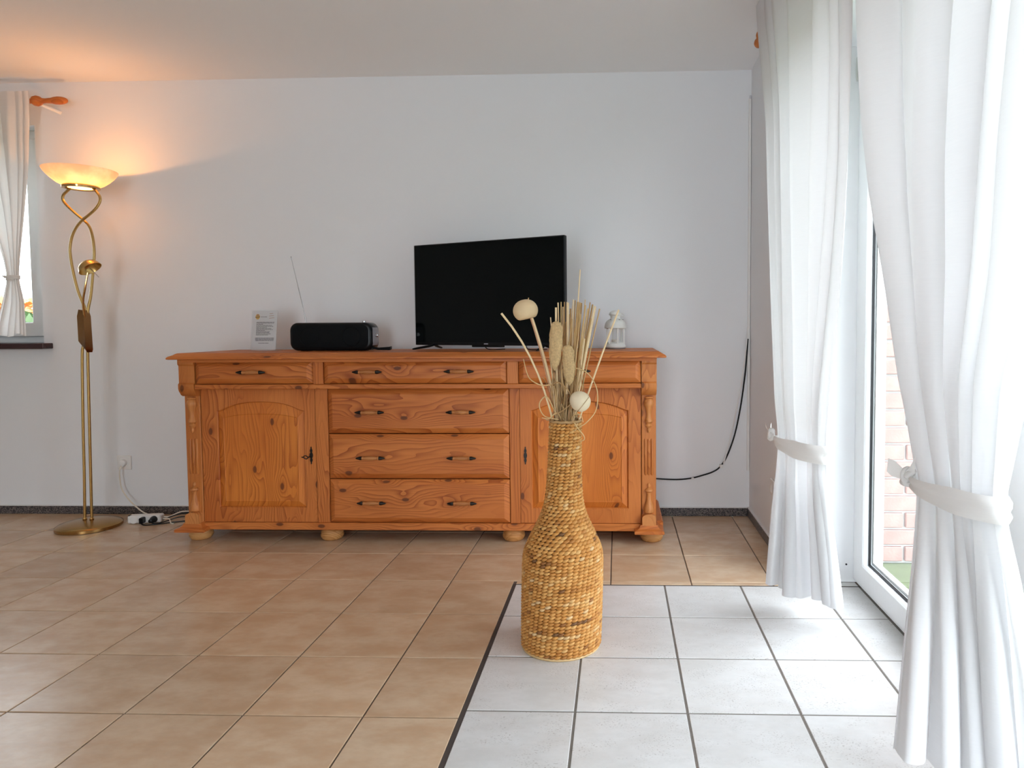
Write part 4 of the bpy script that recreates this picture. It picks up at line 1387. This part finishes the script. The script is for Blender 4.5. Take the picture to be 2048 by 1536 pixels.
# smaller pod
pd = thing('dried_pod', 'smooth pale egg-shaped pod at the front just above the vase mouth', 'dried pod', (-.121, VY - .062, .821))
pr3 = []
for i in range(20):
    t = PI * i / 19
    pr3.append((max(.0006, .0325 * math.sin(t) * (1 + .08 * math.cos(t))), -.0345 * math.cos(t)))
pod = MB().lathe(pr3, n=36)
rot = Matrix.Rotation(-.9, 3, 'Y')
pod.v = [tuple(rot @ Vector(p)) for p in pod.v]
put('pod_shell', pod, M['pod_p'], pd, smooth=60)
sm = MB().tube([rot @ Vector((.0318 * math.cos(t), .0318 * math.sin(t), -.014)) for t in [2 * PI * q / 36 for q in range(37)]], .0009, 6)
put('seam', sm, M['tendril'], pd)
put('stem', MB().tube(crom([(-.022, .012, -.012), (-.036, .028, -.04), (-.044, .044, -.08), (-.046, .05, -.13)]), .002, 6), M['reed3'], pd)


def luffa(label, c, hw_, hh_, tilt, sd):
    r = random.Random(sd)
    b = MB()
    nu, nv = 26, 30
    def fn(u, v):
        a = 2 * PI * u
        z = -1 + 2 * v
        w_ = max(0, 1 - abs(z) ** (6 if z > 0 else 2.4)) ** (.5 if z > 0 else .75)
        k = 1 + .07 * math.sin(5 * a + 9 * z + sd) + .05 * math.sin(11 * a - 17 * z)
        x = hw_ * w_ * math.cos(a) * k
        y = hw_ * .55 * w_ * math.sin(a) * k
        zz = hh_ * z
        return (x * math.cos(tilt) + zz * math.sin(tilt), y, zz * math.cos(tilt) - x * math.sin(tilt))
    b.grid(fn, nu, nv)
    o = put('dried_luffa', b, M['luffa'], loc=c, smooth=60, fix=False)
    return tag(o, label, 'luffa')


luffa('taller tan sponge-like dried pod on the left among the reeds', (-.198, VY - .055, .998), .0205, .080, .05, 1)
luffa('shorter tan sponge-like dried pod lower in the reed bunch', (-.157, VY - .052, .936), .0190, .066, -.04, 2)

TEND = [
    ('long tan tendril arching in a wide loop right of the pale pod', [(-.170, .020, .70), (-.172, -.02, .83), (-.178, -.035, .920), (-.124, -.045, .923), (-.088, -.048, .900), (-.066, -.050, .852), (-.070, -.052, .792), (-.100, -.052, .752), (-.126, -.050, .735), (-.142, -.050, .722)]),
    ('thin tan tendril curling out to the left above the vase mouth', [(-.180, -.01, .70), (-.200, -.02, .80), (-.207, -.03, .866), (-.245, -.04, .870), (-.278, -.05, .888), (-.292, -.05, .912), (-.303, -.05, .957)]),
    ('small tan tendril ring curling on the left of the neck', [(-.185, 0, .72), (-.205, -.02, .78), (-.228, -.04, .832), (-.248, -.045, .822), (-.253, -.045, .800), (-.238, -.045, .772), (-.205, -.045, .762), (-.190, -.045, .760)]),
    ('brown tendril wound horizontally round the reeds above the mouth', [(-.190, 0, .72), (-.215, -.03, .85), (-.195, -.045, .88), (-.165, -.045, .862), (-.150, -.045, .84), (-.135, -.04, .86), (-.150, -.02, .89), (-.190, -.01, .885)]),
    ('tan tendril drooping left below the rim of the vase mouth', [(-.175, 0, .71), (-.185, -.03, .76), (-.198, -.045, .782), (-.222, -.05, .764), (-.245, -.05, .766)]),
    ('short tan tendril hooked over the right rim of the mouth', [(-.165, 0, .71), (-.150, -.03, .76), (-.135, -.05, .778), (-.118, -.052, .772), (-.112, -.052, .752)]),
    ('slender tan tendril sticking out right below the mouth', [(-.160, -.01, .72), (-.145, -.045, .752), (-.130, -.058, .735), (-.112, -.060, .713), (-.108, -.06, .698), (-.122, -.058, .690)]),
    ('brown tendril crossing diagonally in front of the reeds', [(-.195, 0, .71), (-.215, -.035, .765), (-.185, -.05, .785), (-.150, -.05, .812), (-.133, -.05, .85), (-.120, -.04, .905)]),
]
for lab, pts in TEND:
    P0 = Vector((pts[0][0], VY + pts[0][1], pts[0][2]))
    cp = crom([Vector((x, VY + y, z)) - P0 for x, y, z in pts], 8)
    n_ = len(cp)
    o = put('dried_tendril', MB().tube(cp, [.0025 - .0011 * i / n_ for i in range(n_)], 6), M['tendril'] if 'brown' in lab else M['reed'], loc=P0)
    tag(o, lab, 'tendril', 'tendrils in the woven vase')
# fine curled grass packed in the mouth
b = MB()
for i in range(130):
    a = rq.uniform(0, 2 * PI); rr3 = rq.uniform(.0, .036)
    p = Vector((NX + rr3 * math.cos(a), VY + rr3 * math.sin(a), NZ - .02))
    hgt = rq.uniform(.03, .17) if rq.random() < .75 else rq.uniform(.15, .24)
    c1 = Vector((math.cos(a), math.sin(a), 0)) * rq.uniform(.0, .040)
    sw = rq.uniform(-1, 1)
    pts = []
    for k in range(7):
        t = k / 6
        q = a + sw * 3.2 * t
        pts.append(p + Vector((0, 0, hgt * math.sin(t * PI * rq.choice((.5, .5, .8))))) + c1 * t + Vector((math.cos(q), math.sin(q), 0)) * .012 * t)
    b.tube(pts, .0013, 4)
tag(put('straw_filler', b, M['straw'], smooth=60, fix=False), 'tangle of fine dried grass packed into the vase mouth', 'dried grass', kind='stuff')
